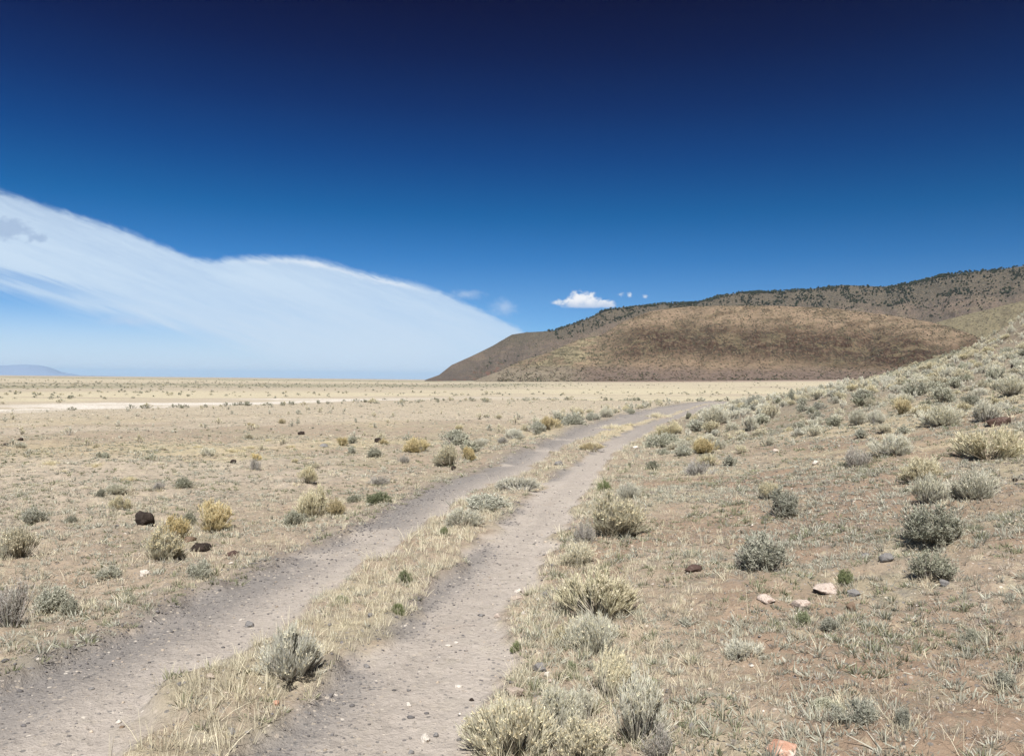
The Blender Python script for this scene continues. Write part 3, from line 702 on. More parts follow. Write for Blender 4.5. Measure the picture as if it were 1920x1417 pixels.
HAND = [
# left of the track
(38,1048,72,62,'rabbit','yellow tipped bushy shrub at the left edge below the small pale sagebrush'),
(66,981,44,30,'sage','small grey sagebrush above the yellow tipped shrub at the left edge'),
(12,1050,40,50,'pale','pale half hidden shrub cut by the left edge of the view'),
(300,1050,88,66,'rabbit','broad pale shrub with golden tips in front of the dark rocks left of the track'),
(328,1012,66,44,'gold','golden topped shrub touching the back of the broad pale shrub'),
(398,998,74,52,'gold','tall yellowish shrub behind and right of the golden topped pair'),
(352,985,30,24,'dark','small dark green shrub between the golden shrub and the tall yellowish one'),
(376,1086,44,36,'sage','compact blue green sagebrush standing alone beside the left wheel rut'),
(206,1086,40,20,'sage','low flat sagebrush left of the white stone'),
(22,1176,92,84,'dead','grey leafless shrub at the lower left edge'),
(98,1148,66,42,'sage','grey green sagebrush right of the leafless grey shrub'),
(136,1152,38,26,'dark','small dark sagebrush at the right foot of its grey green neighbour'),
(234,1122,20,14,'sage','tiny left one of two sage sprigs above the left wheel rut'),
(251,1126,20,12,'sage','tiny right one of two sage sprigs above the left wheel rut'),
(577,908,40,34,'rabbit','upright pale yellow shrub just behind the large straw shrub left of the track'),
(590,968,74,56,'rabbit','large straw topped shrub with dark base left of the middle of the track'),
(627,966,36,32,'gold','yellow shrub against the right side of the large straw topped one'),
(556,986,50,26,'sage','low green sagebrush in front of the large straw topped shrub'),
(228,954,38,20,'rabbit','low straw coloured shrub behind the dark round boulder'),
(189,932,16,16,'dark','tiny dark upright shrub left of the pale flat one'),
(219,926,42,18,'pale','pale flat shrub far behind the dark round boulder'),
(349,914,38,20,'sage','low grey shrub with a brown side on the left flat'),
(299,918,22,14,'dead','tiny brownish dry shrub left of the low grey shrub'),
(135,980,22,12,'dark','tiny dark green shrub left of the dark round boulder'),
(476,882,28,20,'dead','small grey twiggy shrub on the left flat'),
(845,874,56,40,'rabbit','yellow topped shrub with near black foot left of the track bend'),
(878,864,30,24,'gold','golden small shrub against the right side of the yellow topped one'),
(781,848,42,24,'gold','bright yellow mounded shrub left of the track bend'),
(703,858,26,18,'dark','round grey green shrub left of the bright yellow mound'),
(659,852,18,14,'sage','small round shrub second to the left of the yellow mound'),
(849,834,58,24,'sage','wide grey sagebrush behind the yellow topped shrub'),
(710,909,38,18,'dead','low brown dry shrub above the flat green mat'),
(714,942,48,18,'green','flat yellow green mat plant beside the left wheel rut'),
(668,940,38,14,'dark','low dark scrubby plant left of the yellow green mat'),
(757,868,26,14,'dead','brown dry shrub in front of the bright yellow mound'),
(1004,812,40,20,'sage','first green grey sagebrush of the row beside the far left rut'),
(1034,806,40,22,'gold','yellow green shrub second in the row beside the far left rut'),
(965,824,34,18,'pale','pale sagebrush left of the row beside the far left rut'),
(1076,796,42,22,'sage','third sagebrush of the row beside the far left rut'),
(945,832,30,14,'dead','reddish brown dry shrub at the near end of the far row'),
(1136,783,26,16,'pale','whitish shrub near the far end of the row beside the rut'),
(1110,788,24,14,'sage','small sagebrush just before the whitish shrub of the far row'),
(1180,775,22,10,'sage','last tiny sagebrush of the row beside the far left rut'),
(900,838,30,14,'pale','low pale shrub right of the wide grey sagebrush'),
# median
(546,1284,120,78,'pale','big pale sagebrush in the grass between the two wheel ruts'),
(868,988,74,24,'pale','low silvery sagebrush on the median behind the tiny green tuft'),
(912,956,84,24,'sage','second sagebrush from the near end of the median row'),
(972,922,78,24,'pale','grey sagebrush at the far end of the median row'),
(638,1136,28,22,'green','round green tuft on the median beyond the big sagebrush'),
(756,1094,26,26,'green','bright green grassy tuft on the right half of the median'),
(834,1003,16,16,'green','tiny dark green tuft in front of the silvery sagebrush'),
(746,1150,26,16,'green','olive tuft at the right edge of the median'),
(1108,844,40,12,'gold','low yellow green growth at the tip of the median'),
# right verge
(1150,1008,118,80,'rabbit','wide fan shaped pale shrub right of the right rut'),
(1120,1164,132,88,'rabbit','dome shaped shrub with orange yellow tips right of the right rut'),
(1112,1228,112,66,'pale','sprawling whitish dry shrub in front of the dome shaped one'),
(1140,1312,84,92,'rabbit','slender upright yellow stems between the whitish shrub and the lowest one'),
(1192,1402,128,122,'pale','pale spiky shrub with a dark hollow at the bottom of the view'),
(1030,1394,112,92,'pale','whitish spiky shrub at the bottom left of the verge clump'),
(968,1428,140,88,'rabbit','yellow green shrub at the lower edge beside the right rut'),
(1086,1436,110,90,'rabbit','straw shrub at the lower edge between two pale spiky ones'),
(1240,1424,80,56,'dead','low dry brush at the right foot of the pale spiky shrub'),
(1080,1060,60,34,'rabbit','low straw shrub on the verge in front of the wide fan shaped one'),
(1100,1352,70,56,'pale','pale wisps behind the lowest shrubs of the verge clump'),
(1060,1205,50,34,'rabbit','low straw clump left of the sprawling whitish shrub'),
(1178,936,48,26,'pale','silvery low shrub behind the wide fan shaped one'),
(1134,922,28,22,'green','green clump with orange dry leaves left of the silvery low shrub'),
(1096,1016,48,40,'dead','dry straw shrub leaning left of the wide fan shaped one'),
(1240,838,54,28,'sage','dark based sagebrush right of the rut at the bend'),
(1258,816,40,22,'rabbit','straw shrub just behind the dark based sagebrush'),
(1320,850,52,26,'gold','golden yellow shrub on the open ground right of the bend'),
(1341,797,66,30,'pale','broad pale shrub with dark base beyond the golden yellow one'),
(1309,890,56,32,'dead','brown dry dome in front of the golden yellow shrub'),
(1290,786,14,12,'dark','tiny dark round shrub beside the far end of the right rut'),
# right slope
(1440,1072,96,72,'sage','large green grey sagebrush on the lower slope with twiggy left side'),
(1400,1066,50,34,'dead','dark twiggy dead side growth of the large lower sagebrush'),
(1466,972,62,46,'dark','dark green sagebrush above the large lower one'),
(1438,938,48,36,'rabbit','pale shrub with a peach coloured tip behind the dark green sagebrush'),
(1606,878,50,42,'dead','grey violet twiggy shrub in the middle of the slope'),
(1676,856,60,34,'pale','whitish green shrub right of the grey violet one'),
(1580,876,18,12,'dark','small blackish scrap at the foot of the grey violet shrub'),
(1852,866,104,52,'rabbit','large yellow topped shrub with black underside on the right slope'),
(1740,948,74,54,'pale','leaning silvery shrub left of a second silvery one'),
(1826,938,92,50,'pale','second silvery shrub right of the leaning one'),
(1752,1028,104,74,'dark','large dark based sagebrush below the leaning silvery shrub'),
(1742,1092,80,54,'dark','green sagebrush just below the large dark based one'),
(1724,902,66,38,'rabbit','straw green shrub behind the two silvery ones'),
(1766,799,68,36,'pale','light grey mounded sagebrush high on the slope'),
(1846,794,54,40,'pale','light shrub beside the dark rocks high on the slope'),
(1610,798,38,28,'pale','left one of two touching pale shrubs above a dark streak'),
(1640,795,34,26,'pale','right one of two touching pale shrubs above a dark streak'),
(1690,778,42,28,'gold','bright yellow green shrub high on the slope'),
(1762,757,44,30,'sage','grey sagebrush above the light mounded one'),
(1822,760,40,22,'dark','dark based sagebrush between the grey one and the right edge'),
(1894,744,56,40,'pale','tall pale shrub near the right edge high on the slope'),
(1484,754,16,20,'dark','dark round shrub alone where the slope flattens'),
(1413,762,28,18,'sage','low dark sagebrush at the toe of the slope'),
(1440,776,24,14,'sage','small sagebrush just in front of the low toe one'),
(1527,808,26,12,'dark','low dark green shrub in the middle of the open slope'),
(1382,762,24,12,'pale','small whitish shrub at the toe of the slope left of the dark one'),
(1586,1096,30,30,'green','bright green tuft behind the long white rock'),
(1694,1366,34,38,'sage','small green sprig above its own black shadow at lower right'),
(1612,1352,62,36,'sage','low blue green herb at lower right left of the sprig'),
(1556,1340,60,28,'sage','spreading low herb left of the blue green one'),
(1880,1290,40,30,'sage','ragged green herb near the right edge'),
(1390,1236,60,30,'pale','pale low herb in the middle of the lower slope'),
(1820,1200,34,22,'sage','small green herb right of the middle of the lower slope'),
(1510,1168,30,22,'green','green sprig below the flat pinkish stones'),
(1560,1182,44,20,'sage','low sage mat below the round brown stone'),
(1300,1242,14,14,'green','tiny dark green sprout right of the verge clump'),
(1068,1262,22,24,'green','green sprout between pale stones on the verge'),
(918,1350,20,18,'green','first green sprout at the right edge of the rut'),
(950,1336,20,16,'green','second green sprout at the right edge of the rut'),
(968,1222,22,20,'green','green sprout on the verge beside the middle of the rut'),
(1226,1286,24,14,'green','olive sprout right of the slender yellow stems'),
]
for (px, py, w, h, k, lab) in HAND:
    put_shrub(px, py, w, h, k, lab)

# ------------------------------------------------------------------ scattered shrubs
def scatter_shrubs():
    g = np.random.default_rng(99)
    pl = [(p[0], p[1], p[2]) for p in placed]
    cand = []
    # slope on the right
    N = 8600
    y = g.uniform(9, 66, N); x = y*g.uniform(-.05, .98, N)
    u = x-eRR(y)
    dens = ss(y, 10, 30)*.9+.1; dens = dens*(.18+.82*ss(fbm(x*.25, y*.25, 401, 3), .40, .56))
    keep = (u > .9) & (g.random(N) < dens)
    for a, b_ in zip(x[keep], y[keep]): cand.append((a, b_, 'slope'))
    # left flat
    N = 2600
    y = g.uniform(9, 120, N)**1.0; x = eLL(y)-.6-g.exponential(18, N)*(1+y/60)
    keep = (np.abs(x/y) < .80) & (g.random(N) < .10+.26*(fbm(x*.1, y*.1, 411, 3) > .5)) & ~((y > 72) & (y < 122) & (x < -12))
    for a, b_ in zip(x[keep], y[keep]): cand.append((a, b_, 'flat'))
    # row beside the track
    y = g.uniform(18, 62, 90); x = eLL(y)-.7-g.exponential(.8, 90)
    for a, b_ in zip(x, y): cand.append((a, b_, 'row'))
    g.shuffle(cand)
    ok = []
    for a, b_, zn in cand:
        a = float(a); b_ = float(b_)
        w = {'slope': g.uniform(.28, .70), 'flat': g.uniform(.12, .36), 'row': g.uniform(.3, .6)}[zn]
        if b_ < 22 and zn == 'slope': w *= .6
        if any((a-p[0])**2+(b_-p[1])**2 < ((w+p[2])*.55+.1)**2 for p in pl): continue
        if b_ < 14:
            continue
        pl.append((a, b_, w)); ok.append((a, b_, w, zn))
    # individuals: the ones that show largest
    ok.sort(key=lambda q: -q[2]/q[1])
    groups = {'slope': 'pale shrubs scattered over the right hand slope', 'flat': 'small shrubs dotted over the left hand flat', 'row': 'shrubs lining the left side of the far track'}
    labels = {('sagebrush', 'slope'): 'grey green sagebrush among many others on the far right hand slope', ('rabbitbrush', 'slope'): 'yellowish rabbit brush among sagebrush on the far right hand slope',
              ('sagebrush', 'flat'): 'small distant sagebrush dotting the flat left of the track', ('rabbitbrush', 'flat'): 'small distant straw coloured shrub dotting the flat left of the track',
              ('sagebrush', 'row'): 'small sagebrush lining the left edge of the far track', ('rabbitbrush', 'row'): 'small yellowish shrub lining the left edge of the far track'}
    cnt = {'sagebrush': 0, 'rabbitbrush': 0}; lim = {'sagebrush': 240, 'rabbitbrush': 250}; rest = []
    for a, b_, w, zn in ok:
        rr = g.random()
        if zn == 'slope': kind = 'pale' if rr < .42 else ('sage' if rr < .66 else ('rabbit' if rr < .93 else 'dark'))
        elif zn == 'flat': kind = 'sage' if rr < .3 else ('dark' if rr < .38 else ('pale' if rr < .6 else ('gold' if rr < .75 else 'rabbit')))
        else: kind = 'pale' if rr < .4 else ('rabbit' if rr < .75 else 'sage')
        nm = NAMES[kind][0]
        if cnt[nm] >= lim[nm]: rest.append((a, b_, w, kind)); continue
        cnt[nm] += 1
        hr = .5 if g.random() < .35 else .8
        o = link(nm, far_mesh(kind, int(g.integers(0, 4)), hr)); z = float(H(a, b_))
        o.location = (a, b_, z-.02); s = w
        o.scale = (s, s, s*g.uniform(.8, 1.1)*(1.05 if hr == .5 else .85)); o.rotation_euler = (0, 0, g.uniform(0, 6.28))
        tag(o, labels[(nm, zn)], 'shrub', groups[zn])
    return rest
REST = scatter_shrubs()

def merge_instances(tmpl, locs, scales, rots, tint=None):
    """tmpl: list of (V,F,C) ; returns V,F,C merged"""
    Vs, Fs, Cs = [], [], []; n = 0
    locs = np.asarray(locs, float); scales = np.asarray(scales, float)
    pick = np.arange(len(locs)) % len(tmpl)
    for k, (V, F, C) in enumerate(tmpl):
        s = pick == k; M = s.sum()
        if M == 0: continue
        c, si = np.cos(rots[s]), np.sin(rots[s])
        vx = V[None, :, 0]*c[:, None]-V[None, :, 1]*si[:, None]; vy = V[None, :, 0]*si[:, None]+V[None, :, 1]*c[:, None]
        vz = np.broadcast_to(V[None, :, 2], vx.shape)
        W_ = np.stack([vx, vy, vz], -1)*scales[s][:, None, :]+locs[s][:, None, :]
        Vs.append(W_.reshape(-1, 3)); Fs.append((F[None]+(np.arange(M)*len(V))[:, None, None]+n).reshape(-1, F.shape[1])); n += M*len(V)
        cc = np.broadcast_to(C[None], (M, len(V), 3)).copy()
        if tint is not None: cc = cc*tint[s][:, None, :]
        Cs.append(cc.reshape(-1, 3))
    return np.concatenate(Vs), np.concatenate(Fs), np.concatenate(Cs)
def tmpl_of(kind, var, hr, lod=2):
    pr = shrub_parts(kind, 3000+var*7, lod, 1.35, hr); bag = Bag()
    for b_ in pr.values(): bag.add(np.concatenate(b_.V), np.concatenate(b_.F), np.concatenate(b_.C))
    return np.concatenate(bag.V), np.concatenate(bag.F), np.concatenate(bag.C)

def stuff(name, V, F, C, mat, label, smooth=False):
    o = link(name, mesh_np(name, V, F, C, smooth, None, [mat])); tag(o, label, None, None, 'stuff'); return o

def far_scrub():
    g = np.random.default_rng(5)
    if REST:
        A = np.array([(a, b_, w) for a, b_, w, k in REST]); z = H(A[:, 0], A[:, 1])-.02
        T = [tmpl_of(k, v, .7) for k in ('pale', 'rabbit', 'sage') for v in range(2)]
        sc = np.repeat(A[:, 2:3], 3, 1)
        V, F, C = merge_instances(T, np.stack([A[:, 0], A[:, 1], z], 1), sc, g.uniform(0, 6.28, len(A)))
        stuff('distant_scrub', V, F, C, M_leaf, 'countless smaller shrubs between the larger ones on the slope and flat')
    # plain out to about 1 km and the crest beyond the slope
    N = 9000
    y = 70*np.exp(g.uniform(0, 1, N)**1.0*2.9); x = y*g.uniform(-.72, .72, N)
    nz = fbm(x*.01, y*.02, 421, 4)
    band = ss(y, 190, 240)*ss(460-y, 0, 60)*ss(30-x, 0, 60)
    azd = np.degrees(np.arctan2(x, y)); q = y/np.interp(azd, [-50, -32.5, -22.5, -12, -2.3, 5.3, 20], [60, 78, 96, 115, 139, 165, 190])
    band = ss(q, 2.2, 2.7)*ss(4.8-q, 0, .8)*(azd < 5)
    keep = g.random(N) < (.04+.30*ss(nz, .48, .6)+.8*band)
    keep &= ~((q > .84) & (q < 1.15) & (azd < -2) & (g.random(N) < .95))
    keep &= ~((y < 100) & (x-eRR(y) > 0))
    x = x[keep]; y = y[keep]
    # dense dark scrub on the small spur
    N2 = 900; y2 = g.uniform(100, 128, N2); x2 = g.uniform(46, 90, N2)
    x = np.concatenate([x, x2]); y = np.concatenate([y, y2]); z = H(x, y)-.03
    w = g.uniform(.25, .75, len(x))*(1+y/700)
    T = [tmpl_of(k, v, .6) for k in ('dark', 'sage', 'dark', 'rabbit') for v in range(2)]
    V, F, C = merge_instances(T, np.stack([x, y, z], 1), np.stack([w*1.25, w*1.25, w*.8], 1), g.uniform(0, 6.28, len(x)))
    stuff('plain_scrub', V, F, C, M_leaf, 'thin scrub speckling the far plain up to the foot of the hills')
far_scrub()

# ------------------------------------------------------------------ hillside plants
def burst(n, g, col, r=.5, sz=.28, hz=1.0):
    """leafy clump: n small quads in an ellipsoid"""
    d = g.normal(size=(n, 3)); d /= np.linalg.norm(d, axis=1, keepdims=True); rr = g.uniform(.45, 1, (n, 1))**.6*r
    P = d*rr*np.array([1, 1, hz]); P[:, 2] += r*hz*.9
    e = g.normal(size=(n, 3)); e /= np.linalg.norm(e, axis=1, keepdims=True)
    return ribbons(np.stack([P-e*sz*.5, P+e*sz*.5], 1), np.full((n, 2), sz*.45), jit(col, n, g, .3), g)
def hill_scrub():
    g = np.random.default_rng(12)
    for fn, az0, az1, rb, rc, N, cols, w0, lab in (
        (h_front, -1, 34, 900, 1262, 12000, ((.06, .063, .038), (.08, .052, .034), (.15, .135, .08)), 1.5, 'low dark scrub dotting the rounded brown hill'),
        (h_back, -3, 36, 1560, 2250, 6000, ((.075, .085, .05), (.11, .10, .065)), 2.2, 'thin dark scrub on the face of the grey brown ridge'),
        (h_mid, 25, 38, 1350, 1720, 700, ((.09, .10, .055), (.14, .13, .08)), 2.0, 'sparse dark scrub on the pale grassy slope')):
        ad = g.uniform(az0, az1, N); r = g.uniform(rb, rc, N); z, p, amp, rid = fn(ad, r)
        dn = ss(fbm(ad*2.2, r/40, 431, 4), .42, .6)
        keep = (amp > 3) & (p > .012) & (g.random(N) < .12+.88*dn)
        ad, r, z = ad[keep], r[keep], z[keep]; A = np.radians(ad)
        T = [burst(9, g, c, .5, .42, .6) for c in cols for _ in range(2)]
        w = g.uniform(.6, 1.4, len(ad))*w0
        V, F, C = merge_instances(T, np.stack([r*np.sin(A), r*np.cos(A), z-.1], 1), np.repeat(w[:, None], 3, 1), g.uniform(0, 6.28, len(ad)))
        stuff('hillside_scrub', V, F, C, M_tree, lab)
hill_scrub()

def junipers():
    g = np.random.default_rng(77)
    def proto():
        bag = Bag()
        n = 3; 
        for k in range(4):
            V, F, C = burst(34, g, (.068, .075, .045), g.uniform(.22, .34), .17, g.uniform(.9, 1.3))
            off = np.array([g.normal()*.14, g.normal()*.14, g.uniform(.10, .5)]); bag.add(V+off, F, C, 1)
        P = bez(np.array([[0, 0, -.1]]), np.array([[.03, 0, .2]]), np.array([[.0, .02, .6]]), 4)
        for _ in range(3): bag.add(*ribbons(P, np.array([[.06, .05, .04, .02]]), np.array([[.14, .11, .08]]), g), 0)
        return bag
    protos = [proto() for _ in range(5)]
    meshes = [b_.mesh('juniper_tree', [M_stem, M_tree]) for b_ in protos]
    pos = []
    def add(fn, n, az0, az1, p0, p1, prob, rmin, rc, szs):
        c = 0; tries = 0
        while c < n and tries < 60:
            tries += 1
            ad = g.uniform(az0, az1, 2000); r = g.uniform(rmin, rc, 2000); z, p, amp, rid = fn(ad, r)
            k = (p >= p0) & (p <= p1) & (amp > 40) & (g.random(2000) < prob(ad, r, p, amp))
            for a, rr, zz in zip(ad[k], r[k], z[k]):
                if c >= n: break
                pos.append((math.radians(a), rr, zz, g.uniform(*szs))); c += 1
    # along the crest
    for _ in range(1):
        ad = g.uniform(2.5, 36, 1100); ad = ad[g.random(1100) < .12+.75*ss(fbm(ad*.9, ad*0, 447, 4), .40, .6)]; r = 2250+g.uniform(-60, 12, len(ad)); z, p, amp, rid = h_back(ad, r)
        pos += [(math.radians(a), rr, zz, 2.4+4.2*g.random()**1.6) for a, rr, zz in zip(ad, r, z)]
    add(h_back, 3200, 3, 36, .74, 1.0, lambda a, r, p, m: .1+.9*ss(fbm(a*1.3, r/60, 441, 4), .40, .58)*(.35+.65*ss(a, 4, 14)), 1900, 2260, (2.2, 5.0))
    add(h_back, 600, 8, 36, .55, .8, lambda a, r, p, m: .1+.9*ss(fbm(a*1.3, r/60, 442, 4), .5, .62), 1800, 2200, (2.0, 4.2))
    add(h_back, 30, -2, 5, .3, .95, lambda a, r, p, m: .5+0*a, 1600, 2240, (2.2, 4.2))
    pos.sort(key=lambda q: -q[3]/q[1])
    for a, r, z, s in pos[:290]:
        o = link('juniper_tree', meshes[random.randrange(5)]); o.location = (r*math.sin(a), r*math.cos(a), z-.3)
        o.scale = (s*1.15, s*1.15, s); o.rotation_euler = (0, 0, random.uniform(0, 6))
        tag(o, 'dark juniper tree on the upper part of the long ridge', 'tree', 'junipers along the ridge')
    T = [(np.concatenate(b_.V), np.concatenate(b_.F), np.concatenate(b_.C)) for b_ in protos]
    q = np.array(pos[290:])
    V, F, C = merge_instances(T, np.stack([q[:, 1]*np.sin(q[:, 0]), q[:, 1]*np.cos(q[:, 0]), q[:, 2]-.3], 1), np.stack([q[:, 3]*1.2, q[:, 3]*1.2, q[:, 3]], 1), g.uniform(0, 6.28, len(q)))
    stuff('juniper_woodland', V, F, C, M_tree, 'open dark juniper woodland covering the top of the long ridge')
junipers()

# ------------------------------------------------------------------ grass and herbs (uncountable)
def blades(x, y, z, nb, h, sp, wd, cA, cB, g, K=3, curl=.5):
    """tufts at x,y,z; nb blades each"""
    M = len(x); N = M*nb
    X = np.repeat(x, nb); Y = np.repeat(y, nb); Zz = np.repeat(z, nb); Hh = np.repeat(h, nb)*g.uniform(.5, 1.15, N); S_ = np.repeat(sp, nb)
    az = g.uniform(0, 2*np.pi, N); q = g.uniform(0, 1, N)**.7
    b0 = np.stack([X+np.cos(az)*S_*q*.35, Y+np.sin(az)*S_*q*.35, Zz-.004], 1)
    lean = curl*q*g.uniform(.5, 1.6, N)
    tip = b0+np.stack([np.cos(az)*Hh*lean, np.sin(az)*Hh*lean, Hh*np.clip(1.1-.5*lean, .25, 1)], 1)
    mid = b0+(tip-b0)*np.array([.4, .4, .6])
    P = bez(b0, mid, tip, K) if K > 2 else np.stack([b0, tip], 1)
    W_ = np.repeat(wd, nb)[:, None]*np.linspace(1, .3, K)[None]
    t = g.uniform(0, 1, (N, 1)); c = cA*(1-t)+cB*t
    cM = np.repeat(np.clip(1+g.normal(size=(M, 1))*.16, .6, 1.4), nb, 0)
    return ribbons(P, W_, c*cM*.85, g, c*cM*1.1)

STRAW = (np.array([.58, .51, .34]), np.array([.74, .68, .50])); GREY = (np.array([.31, .315, .24]), np.array([.49, .475, .385])); OLIVE = (np.array([.17, .19, .10]), np.array([.28, .28, .16])); BROWN = (np.array([.30, .25, .195]), np.array([.47, .415, .34]))
def area_pts(y0, y1, dens, g, xr=.84):
    """uniform points in the trapezoid seen between depths y0,y1"""
    A = xr*(y1**2-y0**2); N = int(A*dens)
    y = np.sqrt(g.uniform(y0*y0, y1*y1, N)); x = y*g.uniform(-xr, xr, N); return x, y
def ground_cover():
    g = np.random.default_rng(3)
    gb = Bag(); hb = Bag()
    bands = [(2.6, 7, 340, 9, 1.0), (7, 13, 220, 6, 1.4), (13, 24, 90, 5, 2.2), (24, 45, 18, 4, 4.0), (45, 75, 6, 4, 6.5)]
    for y0, y1, dens, nb, ws in bands:
        x, y = area_pts(y0, y1, dens, g)
        t, med, right = masks(x, y)
        off = t < .25
        rv = np.exp(-np.maximum(x-eRR(y), 0)/.9)*(x > eRR(y)); lv = np.exp(-np.maximum(eLL(y)-x, 0)/.5)*(x < eLL(y)-.15)
        pn = fbm(x*.8, y*.8, 501, 4); pn2 = fbm(x*1.7, y*1.7, 511, 4, .6)
        # straw grass
        pg = np.clip(med*(.28+.65*ss(pn, .38, .58)) + rv*.85 + lv*.35 + .16*ss(pn, .46, .62)*right + .30*ss(pn, .44, .60)*(1-right), 0, 1)
        k = off & (g.random(len(x)) < pg)
        xx, yy, mm = x[k], y[k], np.maximum(med, rv)[k]
        h = g.uniform(.022, .058, len(xx))*(1+.35*mm)*g.choice([1, 1, 1, 1, 2.0], len(xx)); sp = g.uniform(.05, .12, len(xx))
        V, F, C = blades(xx, yy, H(xx, yy), nb+1, h, sp, np.full(len(xx), .0015*ws), *STRAW, g, 3 if y1 < 14 else 2, .6); gb.add(V, F, C)
        # low herbs and litter
        for (pal, lo, hi, amt, hh, wd) in ((GREY, .40, .56, .75, (.014, .046), .0044), (OLIVE, .46, .60, .50, (.014, .042), .0042), (BROWN, .30, .55, .75, (.010, .03), .0026)):
            pz = fbm(x*1.4+pal[0][0]*50, y*1.4, 521, 4, .6)
            ph = amt*ss(pz, lo, hi)*(.5+.5*right)*(1-.45*med)*(1-.6*ss(y, 14, 36))
            k = off & (g.random(len(x)) < ph)
            xx, yy = x[k], y[k]
            V, F, C = blades(xx, yy, H(xx, yy), nb+5, g.uniform(*hh, len(xx))*np.exp(g.normal(size=len(xx))*.3), g.uniform(.04, .15, len(xx)), np.full(len(xx), wd*ws*.85), *pal, g, 2, .95); hb.add(V, F, C)
    # litter and grass gathered round the near shrubs
    Q = np.array([p for p in placed if p[1] < 22]); k = np.repeat(np.arange(len(Q)), 26)
    a = g.uniform(0, 6.28, len(k)); rr_ = Q[k, 2]*g.uniform(.25, .85, len(k)); x = Q[k, 0]+np.cos(a)*rr_; y = Q[k, 1]+np.sin(a)*rr_
    kk = (trackmask(x, y) < .3) & (y > 2.6); x, y, k = x[kk], y[kk], k[kk]; sel = g.random(len(x)); wsc = np.clip(y/6, 1, 3)
    for pal, lo, hi, bag, hh in ((STRAW, 0, .4, gb, (.03, .09)), (GREY, .4, .65, hb, (.02, .06)), (BROWN, .65, 1, hb, (.012, .035))):
        m_ = (sel >= lo) & (sel < hi); xx, yy = x[m_], y[m_]
        V, F, C = blades(xx, yy, H(xx, yy), 10, g.uniform(*hh, len(xx)), g.uniform(.05, .12, len(xx)), .0018*wsc[m_], *pal, g, 2, .9); bag.add(V, F, C)
    # tall single straws
    x, y = area_pts(2.8, 14, 5, g); t, med, right = masks(x, y); k = (t < .1) & (g.random(len(x)) < .25+.7*med+.5*np.exp(-np.abs(x-eRR(y)))); x, y = x[k], y[k]
    V, F, C = blades(x, y, H(x, y), 3, g.uniform(.10, .22, len(x)), np.full(len(x), .04), np.full(len(x), .0014), *STRAW, g, 3, .5); gb.add(V, F, C)
    for nm, bag, lab in (('dry_grass', gb, 'short straw coloured grass along the track and on its median'), ('ground_cover', hb, 'low grey green herbs and litter spread over the soil')):
        stuff(nm, np.concatenate(bag.V), np.concatenate(bag.F), np.concatenate(bag.C), M_grass, lab)
ground_cover()

# pale yellow grass clumps out on the left flat: countable tussocks
def tussocks():
    g = np.random.default_rng(44)
    ms = []
    for k in range(4):
        n = 1; x = g.normal(size=26)*.22; y = g.normal(size=26)*.16
        V, F, C = blades(x, y, np.zeros(26)-.01, 16, np.full(26, .22)*np.exp(-(x/.4)**2), np.full(26, .16), np.full(26, .006), *STRAW, g, 3, .8)
        ms.append(mesh_np('grass_tussock', V, F, C, False, None, [M_grass]))
    spots = [(270,845,34),(440,846,48),(372,838,30),(470,840,34),(95,870,46),(180,874,58),(240,900,48),(330,890,26),(160,915,26),(300,870,30),(545,838,26),(610,832,30),(65,910,24),(120,884,24),(420,862,34),(500,826,26),(655,820,26),(700,800,20),(90,850,20),(215,845,24),(575,860,26),(350,865,22),(1150,803,60),(1235,781,56),(1180,797,30)]
    for px, py, w in spots:
        x, y, z, d = ground_at(px, py); s = w/FPX*y
        o = link('grass_tussock', ms[int(g.integers(0, 4))]); o.location = (x, y, z); o.scale = (s, s, s*.75); o.rotation_euler = (0, 0, g.uniform(-.5, .5))
        if px > 1100: tag(o, 'yellow grass patch in the middle of the far track', 'grass', 'yellow grass on the far median')
        else: tag(o, 'low straw coloured grass tussock on the left flat', 'grass', 'straw tussocks on the left flat')
tussocks()

# ------------------------------------------------------------------ stones
def ico(sub=1):
    import bmesh
    bm = bmesh.new(); bmesh.ops.create_icosphere(bm, subdivisions=sub, radius=1)
    V = np.array([v.co[:] for v in bm.verts]); F = np.array([[v.index for v in f.verts] for f in bm.faces]); bm.free(); return V, F
def rockshape(sub, g, facets=9, noise=.12):
    V, F = ico(sub)
    for _ in range(facets):
        n = g.normal(size=3); n /= np.linalg.norm(n); d = g.uniform(.5, .8); t = V@n-d
        V = V-np.outer(np.maximum(t, 0)*.9, n)
    if sub > 1:
        sd_ = int(g.integers(999)); V = V*(1+noise*(fbm(V[:, 0]*2.2+5, V[:, 1]*2.2+V[:, 2]*1.7, sd_, 5, .6)[:, None]-.5)*2.4+noise*.5*(fbm(V[:, 2]*5+9, V[:, 1]*5-V[:, 0]*3, sd_+7, 3)[:, None]-.5))
    return V, F
def mat_rock(name, c1, c2, c3, sc=9):
    mt, b, p = newmat(name); tc = b.n.new('ShaderNodeTexCoord'); P = tc.outputs['Object']
    n = b.noise(P, sc, 7, .7, .5)
    col = b.ramp(n, [(.3, c1), (.5, c2), (.62, c3)])
    n2 = b.noise(P, sc*5, 5, .7); v = b.m('ADD', .55, b.m('MULTIPLY', n2, .9)); col = b.mix(1, col, b.xyz(v, v, v), 'MULTIPLY')
    b.l.new(col, p.inputs['Base Color']); p.inputs['Roughness'].default_value = .92; p.inputs['Specular IOR Level'].default_value = .2
    bp = b.n.new('ShaderNodeBump'); bp.inputs['Strength'].default_value = .8; bp.inputs['Distance'].default_value = .02
    b.l.new(b.m('ADD', n, n2), bp.inputs['Height']); b.l.new(bp.outputs[0], p.inputs['Normal']); return mt
